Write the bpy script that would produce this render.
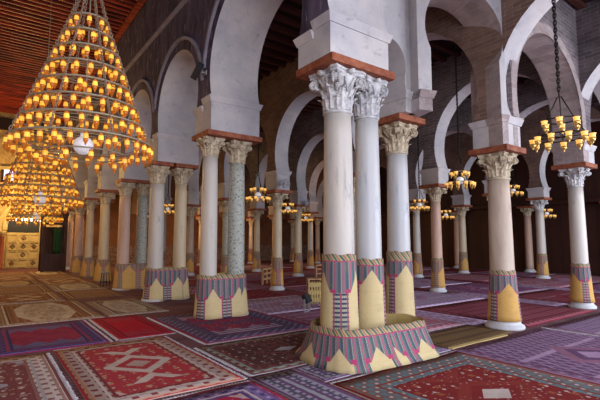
import bpy, bmesh, math, random
from mathutils import Vector, Matrix
random.seed(7)
PI = math.pi
for o in list(bpy.data.objects): bpy.data.objects.remove(o)
SC = bpy.context.scene
COL = SC.collection

# ------------------------------------------------------------ camera
cam_d = bpy.data.cameras.new('camera'); cam = bpy.data.objects.new('camera', cam_d); COL.objects.link(cam)
cam_d.sensor_width = 36.0; cam_d.lens = 430/600*36.0; cam_d.clip_end = 200
cam.location = (0, 0, 1.65)
cam.rotation_euler = (math.radians(90+5.447), 0, -math.radians(36.532))
SC.camera = cam
# ------------------------------------------------------------ world, lights, exposure
w = bpy.data.worlds.new('world'); SC.world = w; w.use_nodes = True
w.node_tree.nodes['Background'].inputs[0].default_value = (0.62, 0.74, 1.0, 1)
w.node_tree.nodes['Background'].inputs[1].default_value = 0.7
SC.view_settings.view_transform = 'Standard'; SC.view_settings.look = 'None'
SC.view_settings.gamma = 1.0; SC.view_settings.use_curve_mapping = False
SC.view_settings.exposure = 0.9

def area(name, loc, size, sy, power, col, target):
    d = bpy.data.lights.new(name, 'AREA'); d.shape = 'RECTANGLE'; d.size = size; d.size_y = sy
    d.energy = power; d.color = col
    o = bpy.data.objects.new(name, d); COL.objects.link(o); o.location = loc
    o.rotation_euler = (Vector(target)-Vector(loc)).to_track_quat('-Z', 'Y').to_euler(); return o
def point(name, loc, power, col, r=0.04):
    d = bpy.data.lights.new(name, 'POINT'); d.energy = power; d.color = col; d.shadow_soft_size = r
    o = bpy.data.objects.new(name, d); COL.objects.link(o); o.location = loc; return o
# daylight through the courtyard doors behind the viewer, and along the aisles
area('daylight_nave_door', (0.6, -5.5, 3.6), 5.0, 5.0, 430, (0.96, 0.95, 1.0), (2.5, 8, 2.0))
area('daylight_aisle_doors', (13.5, -5.5, 2.9), 11.0, 4.6, 860, (0.88, 0.91, 1.0), (12.5, 6, 2.2))
area('daylight_right_door', (22.5, -3.0, 2.6), 3.0, 4.0, 260, (0.90, 0.93, 1.0), (10, 9, 1.0))
# warm lamps of the far end of the nave
WARM = (1.0, 0.62, 0.22)
point('mihrab_lamps', (2.0, 29.0, 4.2), 260, WARM)
point('far_nave_lamps', (1.2, 24.5, 5.5), 200, WARM)
point('middle_nave_lamps', (1.2, 16.5, 4.4), 110, WARM)
point('near_nave_lamps', (1.2, 9.6, 2.3), 25, WARM)
point('qibla_aisle_lamps', (6.8, 27.5, 2.6), 60, WARM)
point('qibla_second_aisle_lamps', (10.3, 27.5, 2.6), 60, (1.0, 0.5, 0.2))
point('qibla_third_aisle_lamps', (14.5, 27.0, 2.6), 60, (1.0, 0.5, 0.2))
point('side_aisle_lamps', (18.2, 20.0, 2.8), 60, (1.0, 0.5, 0.2))

# ------------------------------------------------------------ node helper
class N:
    """expression on shader sockets"""
    nt = None
    def __init__(s, k): s.k = k
    @staticmethod
    def m(op, *a):
        n = N.nt.nodes.new('ShaderNodeMath'); n.operation = op
        for i, x in enumerate(a):
            if isinstance(x, N): N.nt.links.new(x.k, n.inputs[i])
            else: n.inputs[i].default_value = x
        return N(n.outputs[0])
    def __add__(s, o): return N.m('ADD', s, o)
    __radd__ = __add__
    def __sub__(s, o): return N.m('SUBTRACT', s, o)
    def __rsub__(s, o): return N.m('SUBTRACT', o, s)
    def __mul__(s, o): return N.m('MULTIPLY', s, o)
    __rmul__ = __mul__
    def __truediv__(s, o): return N.m('DIVIDE', s, o)
    def abs(s): return N.m('ABSOLUTE', s)
    def fract(s): return N.m('FRACT', s)
    def floor(s): return N.m('FLOOR', s)
    def sin(s): return N.m('SINE', s)
    def lt(s, o): return N.m('LESS_THAN', s, o)
    def gt(s, o): return N.m('GREATER_THAN', s, o)
    def min(s, o): return N.m('MINIMUM', s, o)
    def max(s, o): return N.m('MAXIMUM', s, o)
def ping(x, p): return ((x*(1.0/p)).fract()-0.5).abs()*2.0      # 0..1..0
def rgb(c):
    n = N.nt.nodes.new('ShaderNodeRGB'); n.outputs[0].default_value = (*c, 1); return N(n.outputs[0])
def mix(f, a, b, mode='MIX'):
    n = N.nt.nodes.new('ShaderNodeMix'); n.data_type = 'RGBA'; n.blend_type = mode; n.clamp_factor = True
    ins = [i for i in n.inputs if i.type == 'RGBA']
    fi = n.inputs[0]
    if isinstance(f, N): N.nt.links.new(f.k, fi)
    else: fi.default_value = f
    for s, v in zip(ins, (a, b)):
        if isinstance(v, N): N.nt.links.new(v.k, s)
        else: s.default_value = (*v, 1)
    return N([o for o in n.outputs if o.type == 'RGBA'][0])
def noise(vec, scale, detail=4, rough=0.6, dist=0.0):
    n = N.nt.nodes.new('ShaderNodeTexNoise'); n.inputs['Scale'].default_value = scale
    n.inputs['Detail'].default_value = detail; n.inputs['Roughness'].default_value = rough
    n.inputs['Distortion'].default_value = dist
    if vec: N.nt.links.new(vec.k, n.inputs['Vector'])
    return N(n.outputs['Fac'])
def step(f, a, b):
    n = N.nt.nodes.new('ShaderNodeMapRange'); n.inputs[1].default_value = a; n.inputs[2].default_value = b
    N.nt.links.new(f.k, n.inputs[0]); return N(n.outputs[0])
def voro(vec, scale, feature='F1'):
    n = N.nt.nodes.new('ShaderNodeTexVoronoi'); n.inputs['Scale'].default_value = scale; n.feature = feature
    if vec: N.nt.links.new(vec.k, n.inputs['Vector'])
    return N(n.outputs['Distance'])
def geo(): 
    n = N.nt.nodes.new('ShaderNodeNewGeometry'); return N(n.outputs['Position'])
def objc():
    n = N.nt.nodes.new('ShaderNodeTexCoord'); return N(n.outputs['Object'])
def uvc():
    n = N.nt.nodes.new('ShaderNodeTexCoord'); return N(n.outputs['UV'])
def sep(v):
    n = N.nt.nodes.new('ShaderNodeSeparateXYZ'); N.nt.links.new(v.k, n.inputs[0]); return [N(o) for o in n.outputs]
def comb(x, y, z=0.0):
    n = N.nt.nodes.new('ShaderNodeCombineXYZ')
    for i, q in enumerate((x, y, z)):
        if isinstance(q, N): N.nt.links.new(q.k, n.inputs[i])
        else: n.inputs[i].default_value = q
    return N(n.outputs[0])
def scalev(v, s):
    n = N.nt.nodes.new('ShaderNodeVectorMath'); n.operation = 'MULTIPLY'; N.nt.links.new(v.k, n.inputs[0])
    n.inputs[1].default_value = s; return N(n.outputs[0])
def material(name, build, rough=0.8, metal=0.0, spec=0.4, emis=None):
    m = bpy.data.materials.new(name); m.use_nodes = True; N.nt = m.node_tree
    b = N.nt.nodes['Principled BSDF']; b.inputs['Roughness'].default_value = rough
    b.inputs['Metallic'].default_value = metal; b.inputs['Specular IOR Level'].default_value = spec
    r = build() if callable(build) else rgb(build)
    bump = None
    if isinstance(r, tuple): r, bump, strength = r
    N.nt.links.new(r.k, b.inputs['Base Color'])
    if bump:
        n = N.nt.nodes.new('ShaderNodeBump'); n.inputs['Strength'].default_value = strength
        n.inputs['Distance'].default_value = 0.02
        N.nt.links.new(bump.k, n.inputs['Height']); N.nt.links.new(n.outputs[0], b.inputs['Normal'])
    if emis:
        b.inputs['Emission Color'].default_value = (*emis[0], 1); b.inputs['Emission Strength'].default_value = emis[1]
    return m

# ------------------------------------------------------------ materials
def plaster(c1, c2, dark, sc=0.8):
    def f():
        p = geo(); a = step(noise(p, sc, 6, 0.65), 0.35, 0.68); b = step(noise(p, 4.5, 8, 0.75, 0.6), 0.56, 0.74)
        c = mix(a, c1, c2); c = mix(b*0.75, c, dark); return c, noise(p, 14, 6, 0.7), 0.5
    return f
M = {}
M['plaster'] = material('whitewashed_plaster', plaster((0.58, 0.54, 0.53), (0.36, 0.35, 0.39), (0.18, 0.17, 0.21)))
M['cream'] = material('cream_ashlar', plaster((0.56, 0.50, 0.43), (0.38, 0.35, 0.33), (0.2, 0.18, 0.17)))
def masonry(c1, c2, mortar, bw=0.30, bh=0.085, zs=None, low=None):
    def f():
        p = geo(); x, y, z = sep(p)
        d1 = noise(p, 2.2, 3, 0.6); v = comb(x+y+d1*0.10, z+noise(p, 1.7, 3, 0.6)*0.09, 0.0)
        n = N.nt.nodes.new('ShaderNodeTexBrick'); N.nt.links.new(v.k, n.inputs['Vector'])
        n.inputs['Color1'].default_value = (*c1, 1); n.inputs['Color2'].default_value = (*c2, 1)
        n.inputs['Mortar'].default_value = (*mortar, 1); n.inputs['Scale'].default_value = 1.0
        n.inputs['Mortar Size'].default_value = 0.012; n.inputs['Mortar Smooth'].default_value = 0.7
        n.inputs['Brick Width'].default_value = bw; n.inputs['Row Height'].default_value = bh
        n.inputs['Bias'].default_value = 0.1
        c = N(n.outputs['Color']); g = step(noise(p, 1.1, 6, 0.7), 0.35, 0.7)
        c = mix(g*0.7, c, tuple(q*0.45 for q in c1))
        h = step(noise(p, 5, 6, 0.7), 0.58, 0.72); c = mix(h*0.4, c, mortar)
        return c, N(n.outputs['Fac'])*-1.0+noise(p, 20, 5, 0.7)*0.5, 0.6
    return f
M['brown_stone'] = material('brown_masonry', masonry((0.15, 0.085, 0.065), (0.25, 0.145, 0.11), (0.30, 0.21, 0.18)), rough=0.9)
M['grey_stone'] = material('grey_masonry', masonry((0.14, 0.115, 0.125), (0.25, 0.20, 0.21), (0.36, 0.32, 0.34), 0.36, 0.10), rough=0.9)
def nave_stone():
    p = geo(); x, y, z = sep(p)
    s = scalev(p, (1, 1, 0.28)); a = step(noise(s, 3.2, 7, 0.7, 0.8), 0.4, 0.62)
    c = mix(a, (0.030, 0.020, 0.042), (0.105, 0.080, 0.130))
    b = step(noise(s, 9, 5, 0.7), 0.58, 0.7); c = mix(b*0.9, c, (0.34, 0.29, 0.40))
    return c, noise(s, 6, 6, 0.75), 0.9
M['nave_stone'] = material('dark_violet_grey_carved_stone', nave_stone, rough=0.85)
def redwood():
    p = geo(); a = step(noise(p, 5, 6, 0.7), 0.4, 0.65)
    return mix(a, (0.20, 0.045, 0.02), (0.36, 0.12, 0.055)), noise(p, 25, 4), 0.4
M['mould'] = material('pale_violet_moulding', plaster((0.30, 0.27, 0.33), (0.20, 0.17, 0.22), (0.1, 0.08, 0.1), 3))
M['soffit'] = material('pinkish_brown_soffit', masonry((0.34, 0.26, 0.25), (0.46, 0.37, 0.36), (0.50, 0.43, 0.43), 0.3, 0.1), rough=0.9)
M['slab'] = material('red_brown_impost', redwood, rough=0.7)
def beamwood():
    p = geo(); x, y, z = sep(p); a = step(noise(scalev(p, (0.35, 5, 1)), 2.2, 4, 0.6), 0.4, 0.66)
    return mix(a, (0.10, 0.008, 0.006), (0.50, 0.06, 0.015))
M['beam'] = material('red_painted_beam', beamwood, rough=0.5)
M['board'] = material('dark_ceiling_board', (0.020, 0.007, 0.006), rough=0.8)
M['dim_beam'] = material('dark_red_beam', (0.075, 0.018, 0.012), rough=0.7)
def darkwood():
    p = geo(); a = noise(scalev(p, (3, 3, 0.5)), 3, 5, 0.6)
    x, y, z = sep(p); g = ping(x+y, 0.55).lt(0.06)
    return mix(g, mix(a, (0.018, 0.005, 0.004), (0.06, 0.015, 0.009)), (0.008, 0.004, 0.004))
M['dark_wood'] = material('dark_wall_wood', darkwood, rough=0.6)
def gold_wall():
    p = geo(); a = step(noise(p, 2.5, 6, 0.7), 0.35, 0.65); b = step(noise(p, 9, 4, 0.7), 0.5, 0.6)
    c = mix(a, (0.42, 0.27, 0.10), (0.62, 0.45, 0.20)); return mix(b*0.6, c, (0.22, 0.12, 0.05)), noise(p, 9, 5), 0.6
M['gold'] = material('golden_carved_wall', gold_wall)
M['pale_gold'] = material('pale_carved_marble', plaster((0.60, 0.48, 0.24), (0.44, 0.34, 0.15), (0.20, 0.13, 0.06), 2.5))
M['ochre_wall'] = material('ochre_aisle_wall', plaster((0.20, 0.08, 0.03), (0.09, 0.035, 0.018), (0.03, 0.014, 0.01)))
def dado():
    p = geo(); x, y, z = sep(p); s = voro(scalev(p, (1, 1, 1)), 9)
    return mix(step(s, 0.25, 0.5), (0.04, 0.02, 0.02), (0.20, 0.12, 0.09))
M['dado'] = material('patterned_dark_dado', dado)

def marble(c1, c2, vein, kind='vein'):
    def f():
        p = objc(); 
        if kind == 'speck':
            d = voro(p, 16); a = step(d, 0.15, 0.5); b = step(noise(p, 22, 5, 0.7), 0.45, 0.6)
            c = mix(a, c1, c2); c = mix(b*0.7, c, vein)
        else:
            q = scalev(p, (1.6, 1.6, 0.22)); a = step(noise(q, 2.0, 6, 0.65, 0.8), 0.38, 0.65)
            b = step(noise(q, 3.2, 8, 0.7, 1.5), 0.55, 0.70); c = mix(a, c1, c2); c = mix(b*0.8, c, vein)
        return c, noise(p, 20, 4), 0.1
    return f
SH = {
 'white': material('white_marble_shaft', marble((0.54, 0.49, 0.43), (0.44, 0.42, 0.41), (0.27, 0.25, 0.25)), rough=0.45),
 'bluish': material('bluish_white_marble_shaft', marble((0.44, 0.45, 0.48), (0.52, 0.49, 0.45), (0.24, 0.26, 0.31)), rough=0.4),
 'cream': material('cream_marble_shaft', marble((0.58, 0.48, 0.33), (0.50, 0.38, 0.25), (0.32, 0.21, 0.12)), rough=0.5),
 'pink': material('pinkish_granite_shaft', marble((0.50, 0.31, 0.23), (0.62, 0.45, 0.35), (0.36, 0.19, 0.13)), rough=0.5),
 'green': material('grey_green_speckled_shaft', marble((0.12, 0.14, 0.13), (0.36, 0.38, 0.33), (0.50, 0.50, 0.45), 'speck'), rough=0.5),
 'beige': material('beige_stone_shaft', marble((0.42, 0.32, 0.25), (0.54, 0.45, 0.37), (0.28, 0.18, 0.13)), rough=0.55)}
def capstone(c1, c2):
    def f():
        p = objc(); a = step(noise(p, 5, 7, 0.75), 0.4, 0.62); b = step(noise(p, 12, 6, 0.7), 0.55, 0.66)
        c = mix(a, c1, c2); return mix(b*0.5, c, tuple(q*0.35 for q in c2)), noise(p, 26, 5, 0.7), 0.8
    return f
CP = {'white': material('white_carved_stone', capstone((0.66, 0.65, 0.65), (0.40, 0.39, 0.41)), rough=0.8),
      'weathered': material('weathered_grey_carved_stone', capstone((0.60, 0.59, 0.60), (0.34, 0.34, 0.37)), rough=0.9),
      'cream': material('cream_carved_stone', capstone((0.64, 0.54, 0.39), (0.38, 0.30, 0.21)), rough=0.8)}
M['base'] = material('pale_base_stone', plaster((0.62, 0.62, 0.64), (0.48, 0.48, 0.51), (0.3, 0.3, 0.33), 3))
M['iron'] = material('black_iron', (0.03, 0.028, 0.026), rough=0.45, metal=0.8)
M['ring'] = material('aged_brass_ring', (0.34, 0.30, 0.22), rough=0.5, metal=0.2)
M['chain'] = material('bronze_chain', (0.34, 0.22, 0.15), rough=0.5, metal=0.3)
M['amber'] = material('amber_glass', (0.42, 0.11, 0.01), rough=0.12, spec=0.7, emis=((1.0, 0.24, 0.01), 0.10))
M['glow'] = material('lit_yellow_glass', (0.9, 0.55, 0.08), rough=0.2, emis=((1.0, 0.48, 0.04), 0.40))
M['brass_cup'] = material('brass_cup', (0.75, 0.48, 0.14), rough=0.3, metal=0.7)
M['globe'] = material('white_glass_globe', (0.85, 0.85, 0.90), rough=0.25, emis=((0.9, 0.93, 1.0), 0.12))
M['wood'] = material('pale_wood', plaster((0.50, 0.30, 0.14), (0.38, 0.20, 0.09), (0.2, 0.1, 0.05), 4), rough=0.6)
M['black'] = material('black_metal_box', (0.02, 0.022, 0.028), rough=0.5)
M['greymetal'] = material('grey_metal', (0.42, 0.44, 0.48), rough=0.4, metal=0.4)
M['greencloth'] = material('green_cloth', (0.012, 0.06, 0.02), rough=0.9)
M['redmarble'] = material('red_marble', (0.28, 0.07, 0.035), rough=0.4)
M['fringe'] = material('pale_wool_fringe', lambda: mix(step(noise(geo(), 30, 4), 0.4, 0.6), (0.62, 0.58, 0.60), (0.36, 0.32, 0.38)))
M['straw'] = material('plain_straw', lambda: mix(ping(sep(uvc())[0], 0.03), (0.62, 0.50, 0.22), (0.48, 0.36, 0.14)))

def mat_weave(straw, straw2, sp, wn, ztop, zn, zr, ladder=True, fade=1.0):
    """woven mat: top band, coloured stripes, straw niches and hatched ladder strips (UV in metres)"""
    def f():
        u, v, _ = sep(uvc())
        du = (((u*(1.0/sp)).fract())-0.5)*sp; ad = du.abs()
        TE, PK, NV, CR = (0.035, 0.12, 0.16), (0.40, 0.045, 0.13), (0.018, 0.03, 0.075), (0.40, 0.38, 0.28)
        if fade < 1: TE, PK, NV = [tuple(a*fade+b*(1-fade) for a, b in zip(c, straw2)) for c in (TE, PK, NV)]
        s = (u*(1.0/0.135)).fract()
        st = mix(s.lt(0.24), TE, PK); st = mix((s-0.62).abs().lt(0.15), st, NV); st = mix((s-0.86).abs().lt(0.03), st, CR)
        dots = ping(u+v*0.7, 0.028).lt(0.30)
        st = mix(dots*0.5, st, CR)
        # ladder strip between niches
        lad = mix(ping(v, 0.062).lt(0.45), CR, NV); lad = mix(((ad-sp*0.5).abs()).lt(0.012), lad, PK)
        lad = mix((ad-(wn+0.022)).abs().lt(0.012), lad, PK)
        lad = mix(ping(u, 0.03).lt(0.3)*0.6, lad, TE)
        c = mix(v.lt(zn), st, lad) if ladder else st
        # niche with a pointed roof and small outward feet
        roof = N.m('SUBTRACT', zr, ad*((zr-zn)/(wn*0.8)))
        body = ad.lt(wn)*v.lt(zn) 
        top = v.lt(roof)*v.gt(zn-0.001)*ad.lt(wn*0.85)
        grain = ping(u, 0.018)*0.5+noise(uvc(), 40, 3)*0.5
        sc = mix(grain, straw, straw2); sc = mix(ping(v, 0.20).lt(0.04)*0.4, sc, straw2)
        foot = v.lt(zn+0.05)*v.gt(zn-0.01)*ad.lt(wn+0.05)*ad.gt(wn*0.8)
        c = mix(foot, c, PK); c = mix(body.max(top), c, sc)
        # top band
        zz = ((u+v*0.9)*(1/0.13)).fract()
        bd = mix(zz.lt(0.35), (0.42, 0.36, 0.16), (0.09, 0.13, 0.12)); bd = mix((zz-0.6).abs().lt(0.08), bd, PK); bd = mix((v-(ztop-0.10)).abs().lt(0.010), bd, PK)
        c = mix(v.gt(ztop-0.105), c, bd)
        n = noise(uvc(), 5, 4, 0.7); c = mix(step(n, 0.5, 0.75)*0.3, c, tuple(q*0.55 for q in straw2))
        return c, ping(v, 0.012)*0.6+ping(u, 0.012)*0.4, 0.25
    return f

# ------------------------------------------------------------ mesh helpers
def link(name, bm, mats, parent=None, loc=None, smooth=False):
    me = bpy.data.meshes.new(name); bm.normal_update(); bm.to_mesh(me); bm.free()
    for m in (mats if isinstance(mats, (list, tuple)) else [mats]): me.materials.append(m)
    if smooth:
        for p in me.polygons: p.use_smooth = True
    o = bpy.data.objects.new(name, me); COL.objects.link(o)
    if parent: o.parent = parent
    if loc: o.location = loc
    return o
def struct(o): o['kind'] = 'structure'; return o
def thing(name, label, cat, loc=(0, 0, 0), rz=0, group=None):
    o = bpy.data.objects.new(name, None); COL.objects.link(o); o.location = loc; o.rotation_euler[2] = rz
    o.empty_display_size = 0.2
    return tag(o, label, cat, group)
def tag(o, label, cat, group=None):
    o['label'] = label; o['category'] = cat
    if group: o['group'] = group
    return o
def dup(root, loc, rz=0, label=None, group=None):
    r = root.copy(); COL.objects.link(r); r.location = loc; r.rotation_euler[2] = rz
    if label: r['label'] = label
    if group: r['group'] = group
    for ch in list(root.children):
        c = ch.copy(); COL.objects.link(c); c.parent = r
        for g in list(ch.children):
            d = g.copy(); COL.objects.link(d); d.parent = c
    return r
def box(bm, a, b, mi=0, bevel=0.0):
    vs = [bm.verts.new((x, y, z)) for z in (a[2], b[2]) for x, y in ((a[0], a[1]), (b[0], a[1]), (b[0], b[1]), (a[0], b[1]))]
    fs = [(0, 3, 2, 1), (4, 5, 6, 7), (0, 1, 5, 4), (1, 2, 6, 5), (2, 3, 7, 6), (3, 0, 4, 7)]
    F = [bm.faces.new([vs[i] for i in f]) for f in fs]
    for f in F: f.material_index = mi
    if bevel:
        es = list({e for f in F for e in f.edges})
        bmesh.ops.bevel(bm, geom=es, offset=bevel, segments=2, affect='EDGES', profile=0.7)
def lathe(bm, prof, seg=24, center=(0, 0), mi=0, cap=True):
    rings = []
    for r, z in prof:
        rings.append([bm.verts.new((center[0]+r*math.cos(2*PI*i/seg), center[1]+r*math.sin(2*PI*i/seg), z)) for i in range(seg)])
    for a, b in zip(rings, rings[1:]):
        for i in range(seg):
            f = bm.faces.new((a[i], a[(i+1) % seg], b[(i+1) % seg], b[i])); f.material_index = mi; f.smooth = True
    if cap:
        if prof[0][0] > 1e-4: bm.faces.new(rings[0][::-1]).material_index = mi
        if prof[-1][0] > 1e-4: bm.faces.new(rings[-1]).material_index = mi
def torus(bm, R, r, z=0.0, seg=48, rs=6, center=(0, 0), mat=None, mi=0, sx=1.0):
    rings = []
    for i in range(seg):
        a = 2*PI*i/seg; ring = []
        for j in range(rs):
            b = 2*PI*j/rs; rr = R+r*math.cos(b)
            v = Vector((center[0]+rr*math.cos(a)*sx, center[1]+rr*math.sin(a), z+r*math.sin(b)))
            if mat: v = mat @ v
            ring.append(bm.verts.new(v))
        rings.append(ring)
    for i in range(seg):
        a, b = rings[i], rings[(i+1) % seg]
        for j in range(rs):
            f = bm.faces.new((a[j], b[j], b[(j+1) % rs], a[(j+1) % rs])); f.smooth = True; f.material_index = mi
def tube(bm, p, q, r, seg=6, r2=None):
    p, q = Vector(p), Vector(q); d = (q-p); L = d.length; mt = Matrix.Translation(p) @ d.to_track_quat('Z', 'Y').to_matrix().to_4x4()
    r2 = r if r2 is None else r2
    A = [bm.verts.new(mt @ Vector((r*math.cos(2*PI*i/seg), r*math.sin(2*PI*i/seg), 0))) for i in range(seg)]
    B = [bm.verts.new(mt @ Vector((r2*math.cos(2*PI*i/seg), r2*math.sin(2*PI*i/seg), L))) for i in range(seg)]
    for i in range(seg): bm.faces.new((A[i], A[(i+1) % seg], B[(i+1) % seg], B[i])).smooth = True
    bm.faces.new(A[::-1]); bm.faces.new(B)
def chain(bm, p, q, link_len=0.05, r=0.006, w=0.016):
    p, q = Vector(p), Vector(q); d = q-p; n = max(2, int(d.length/(link_len*0.8))); rot = d.to_track_quat('X', 'Z').to_matrix().to_4x4()
    for i in range(n):
        c = p+d*((i+0.5)/n)
        mt = Matrix.Translation(c) @ rot @ Matrix.Rotation(PI/2*(i % 2), 4, 'X')
        torus(bm, w, r, 0, 8, 4, mat=mt, sx=link_len*0.62/w)

# ------------------------------------------------------------ the setting: floor, walls, ceilings
CEIL_N, CEIL_A = 9.42, 7.6
def floor_mat():
    p = geo(); x, y, z = sep(p); c = mix(step(noise(p, 1.2, 6), 0.4, 0.6), (0.09, 0.02, 0.035), (0.17, 0.06, 0.08))
    return mix(ping(x+y, 0.12).lt(0.2)*0.4, c, (0.3, 0.22, 0.2))
bm = bmesh.new(); box(bm, (-3.5, -6, -0.2), (24.5, 31.4, 0))
struct(link('floor', bm, material('reed_matting_floor', floor_mat, rough=0.95)))
bm = bmesh.new(); box(bm, (-3.5, -6, CEIL_N), (5.0, 31.4, CEIL_N+0.2))
struct(link('ceiling', bm, M['board']))
bm = bmesh.new(); y = -5.5
while y < 30.9:
    box(bm, (-3.5, y, CEIL_N-0.09), (3.8, y+0.055, CEIL_N)); y += 0.29
struct(link('trim_1', bm, M['beam']))
bm = bmesh.new(); box(bm, (3.62, -6, CEIL_N-0.20), (3.80, 31, CEIL_N-0.091)); struct(link('trim_3', bm, M['beam']))
bm = bmesh.new(); box(bm, (5.0, -6, CEIL_A), (24.5, 31.4, CEIL_A+0.2)); struct(link('ceiling', bm, M['board']))
bm = bmesh.new(); y = -5.5
while y < 30.9:
    box(bm, (5.0, y, CEIL_A-0.12), (24.0, y+0.14, CEIL_A)); y += 0.5
struct(link('trim_4', bm, M['dim_beam']))
# qibla wall at the far end, nave stretch and aisle stretch
bm = bmesh.new(); box(bm, (-3.5, 31, 0), (4.6, 31.4, CEIL_N)); struct(link('wall_far', bm, M['gold']))
bm = bmesh.new(); box(bm, (-3.5, 30.75, 8.3), (3.8, 31, 9.0)); struct(link('trim_5', bm, M['board']))
bm = bmesh.new(); box(bm, (-3.5, 30.85, 5.9), (3.8, 31, 6.1)); box(bm, (-3.5, 30.85, 4.5), (3.8, 31, 4.62)); struct(link('trim_6', bm, M['pale_gold']))
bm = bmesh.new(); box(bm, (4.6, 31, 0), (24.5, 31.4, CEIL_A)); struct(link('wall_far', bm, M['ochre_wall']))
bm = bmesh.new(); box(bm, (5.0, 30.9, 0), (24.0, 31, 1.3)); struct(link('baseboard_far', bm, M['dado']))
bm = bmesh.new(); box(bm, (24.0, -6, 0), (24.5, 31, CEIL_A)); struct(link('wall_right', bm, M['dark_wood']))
bm = bmesh.new(); box(bm, (-3.9, -6, 0), (-3.5, 31.4, CEIL_N)); struct(link('wall_left', bm, M['cream']))

def bay(p0, p1, hp0, hp1, zb0, zb1, zs, R, ztop, th, side, soff, name, ring=None, ring_w=0.14, ring_off=0.0, zlow=None, nseg=28, zm=None):
    """wall bay with a horseshoe arch between pier centres p0 and p1; th = (near, far) offsets along the right-hand normal"""
    p0, p1 = Vector((*p0, 0)), Vector((*p1, 0)); d = (p1-p0); L = d.length; d.normalize(); n = Vector((d.y, -d.x, 0))
    a, b = hp0, L-hp1; mid = (a+b)/2; w_ = (b-a)/2
    R = max(R, w_*1.02); zc = zs+math.sqrt(max(R*R-w_*w_, 0))
    a0 = math.atan2(zs-zc, -w_); 
    if a0 > 0: a0 -= 2*PI
    a1 = -PI-a0
    # arc from left spring over the apex to right spring (clockwise)
    zma, zmb = zm if isinstance(zm, tuple) else (zm or zs, zm or zs)
    th0 = PI+math.asin((zc-zs)/R); th1 = -math.asin((zc-zs)/R)
    arc = [(mid+R*math.cos(th0+(th1-th0)*i/nseg), zc+R*math.sin(th0+(th1-th0)*i/nseg)) for i in range(nseg+1)]
    bm = bmesh.new()
    def V(s, z, t): q = p0+d*s+n*t; return bm.verts.new((q.x, q.y, z))
    def outer(s, z):
        ds, dz = s-mid, z-zc; best = 1e9; hit = None
        if ds < -1e-6: k = (0-mid)/ds; best, hit = k, 'l'
        if ds > 1e-6:
            k = (L-mid)/ds
            if k < best: best, hit = k, 'r'
        if dz > 1e-6:
            k = (ztop-zc)/dz
            if k < best: best, hit = k, 't'
        return (mid+ds*best, max(zs, zc+dz*best)), hit
    for t, fl in ((th[0], False), (th[1], True)):
        def F(*pts):
            vs = [V(a_, b_, t) for a_, b_ in pts]
            bm.faces.new(vs[::-1] if fl else vs).material_index = 0
        F((0, zb0), (a, zb0), (a, zs), (0, zs)); F((b, zb1), (L, zb1), (L, zs), (b, zs))
        prev = None
        for q in arc:
            o, h = outer(*q)
            if prev:
                q0, o0, h0 = prev
                pts = [q0, q, o]
                if h0 != h: pts.append((0, ztop) if h0 == 'l' else (L, ztop))
                if (Vector(o0)-Vector(o)).length > 1e-5 or h0 != h: pts.append(o0)
                elif (Vector(o0)-Vector(o)).length <= 1e-5: pass
                F(*pts)
            prev = (q, o, h)
    chain_ = [(a, zb0), (a, zs)]+arc[1:-1]+[(b, zs), (b, zb1)]
    for (s0, z0_), (s1, z1_) in zip(chain_, chain_[1:]):
        f = bm.faces.new((V(s0, z0_, th[0]), V(s0, z0_, th[1]), V(s1, z1_, th[1]), V(s1, z1_, th[0]))); f.material_index = 1
    for (s0, z0_), (s1, z1_) in (((0, zb0), (a, zb0)), ((b, zb1), (L, zb1)), ((0, ztop), (L, ztop)), ((0, zb0), (0, ztop)), ((L, zb1), (L, ztop))):
        f = bm.faces.new((V(s0, z0_, th[0]), V(s1, z1_, th[0]), V(s1, z1_, th[1]), V(s0, z0_, th[1]))); f.material_index = 0
    bmesh.ops.remove_doubles(bm, verts=bm.verts, dist=1e-5)
    # springing mouldings around the pier at p0
    for s0, s1, zm in ((0, a+0.06, zma), (b-0.06, L, zmb)):
        for (z0, z1, e) in ((zm-0.12, zm+0.01, 0.065),):
            ss0 = s0 if s0 == 0 else s0+0.06-e; ss1 = s1 if s1 == L else s1-0.06+e
            k_ = 0.045; sa = ss0 if s0 == 0 else ss0+k_; sb = ss1 if s1 == L else ss1-k_
            q = [V(sa, z0, th[0]-e+k_), V(sb, z0, th[0]-e+k_), V(sb, z0, th[1]+e-k_), V(sa, z0, th[1]+e-k_)]
            r = [V(ss0, z1, th[0]-e), V(ss1, z1, th[0]-e), V(ss1, z1, th[1]+e), V(ss0, z1, th[1]+e)]
            for fv in (q[::-1], r, *[(q[k], q[(k+1) % 4], r[(k+1) % 4], r[k]) for k in range(4)]):
                bm.faces.new(fv).material_index = 1
    # archivolt ring(s), raised on both faces
    rings = ring or []
    for (ri, ro, prot, mi) in rings:
        for side_t, sg in ((th[0], -1), (th[1], 1)):
            ii, oo, io, oo2 = [], [], [], []; ok = []
            for i in range(nseg+1):
                t = th0+(th1-th0)*i/nseg; c, s_ = math.cos(t), math.sin(t)
                def pt(rr, tt): return V(min(max(mid+rr*c, 0.0), L), zc+rr*s_, tt)
                ok.append(0 < mid+(ri if mi == 1 else ro)*c < L and (mi == 1 or zc+ro*s_ > zs+0.55))
                ii.append(pt(ri, side_t)); io.append(pt(ri, side_t+sg*prot)); oo.append(pt(ro, side_t+sg*prot)); oo2.append(pt(ro, side_t))
            for A, B in ((ii, io), (io, oo), (oo, oo2)):
                for i in range(nseg):
                    if ok[i] and ok[i+1]: bm.faces.new((A[i], A[i+1], B[i+1], B[i])).material_index = mi
    # lower pier facing (ashlar) below the moulding: thin skin
    for s0, s1, zb, zm in ((0, a, zb0, zma), (b, L, zb1, zmb)):
        for t, sg in ((th[0], -1), (th[1], 1)):
            q = [V(s0, zb, t+sg*0.006), V(s1, zb, t+sg*0.006), V(s1, zm-0.12, t+sg*0.006), V(s0, zm-0.12, t+sg*0.006)]
            bm.faces.new(q).material_index = 1
    bmesh.ops.recalc_face_normals(bm, faces=bm.faces)
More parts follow.
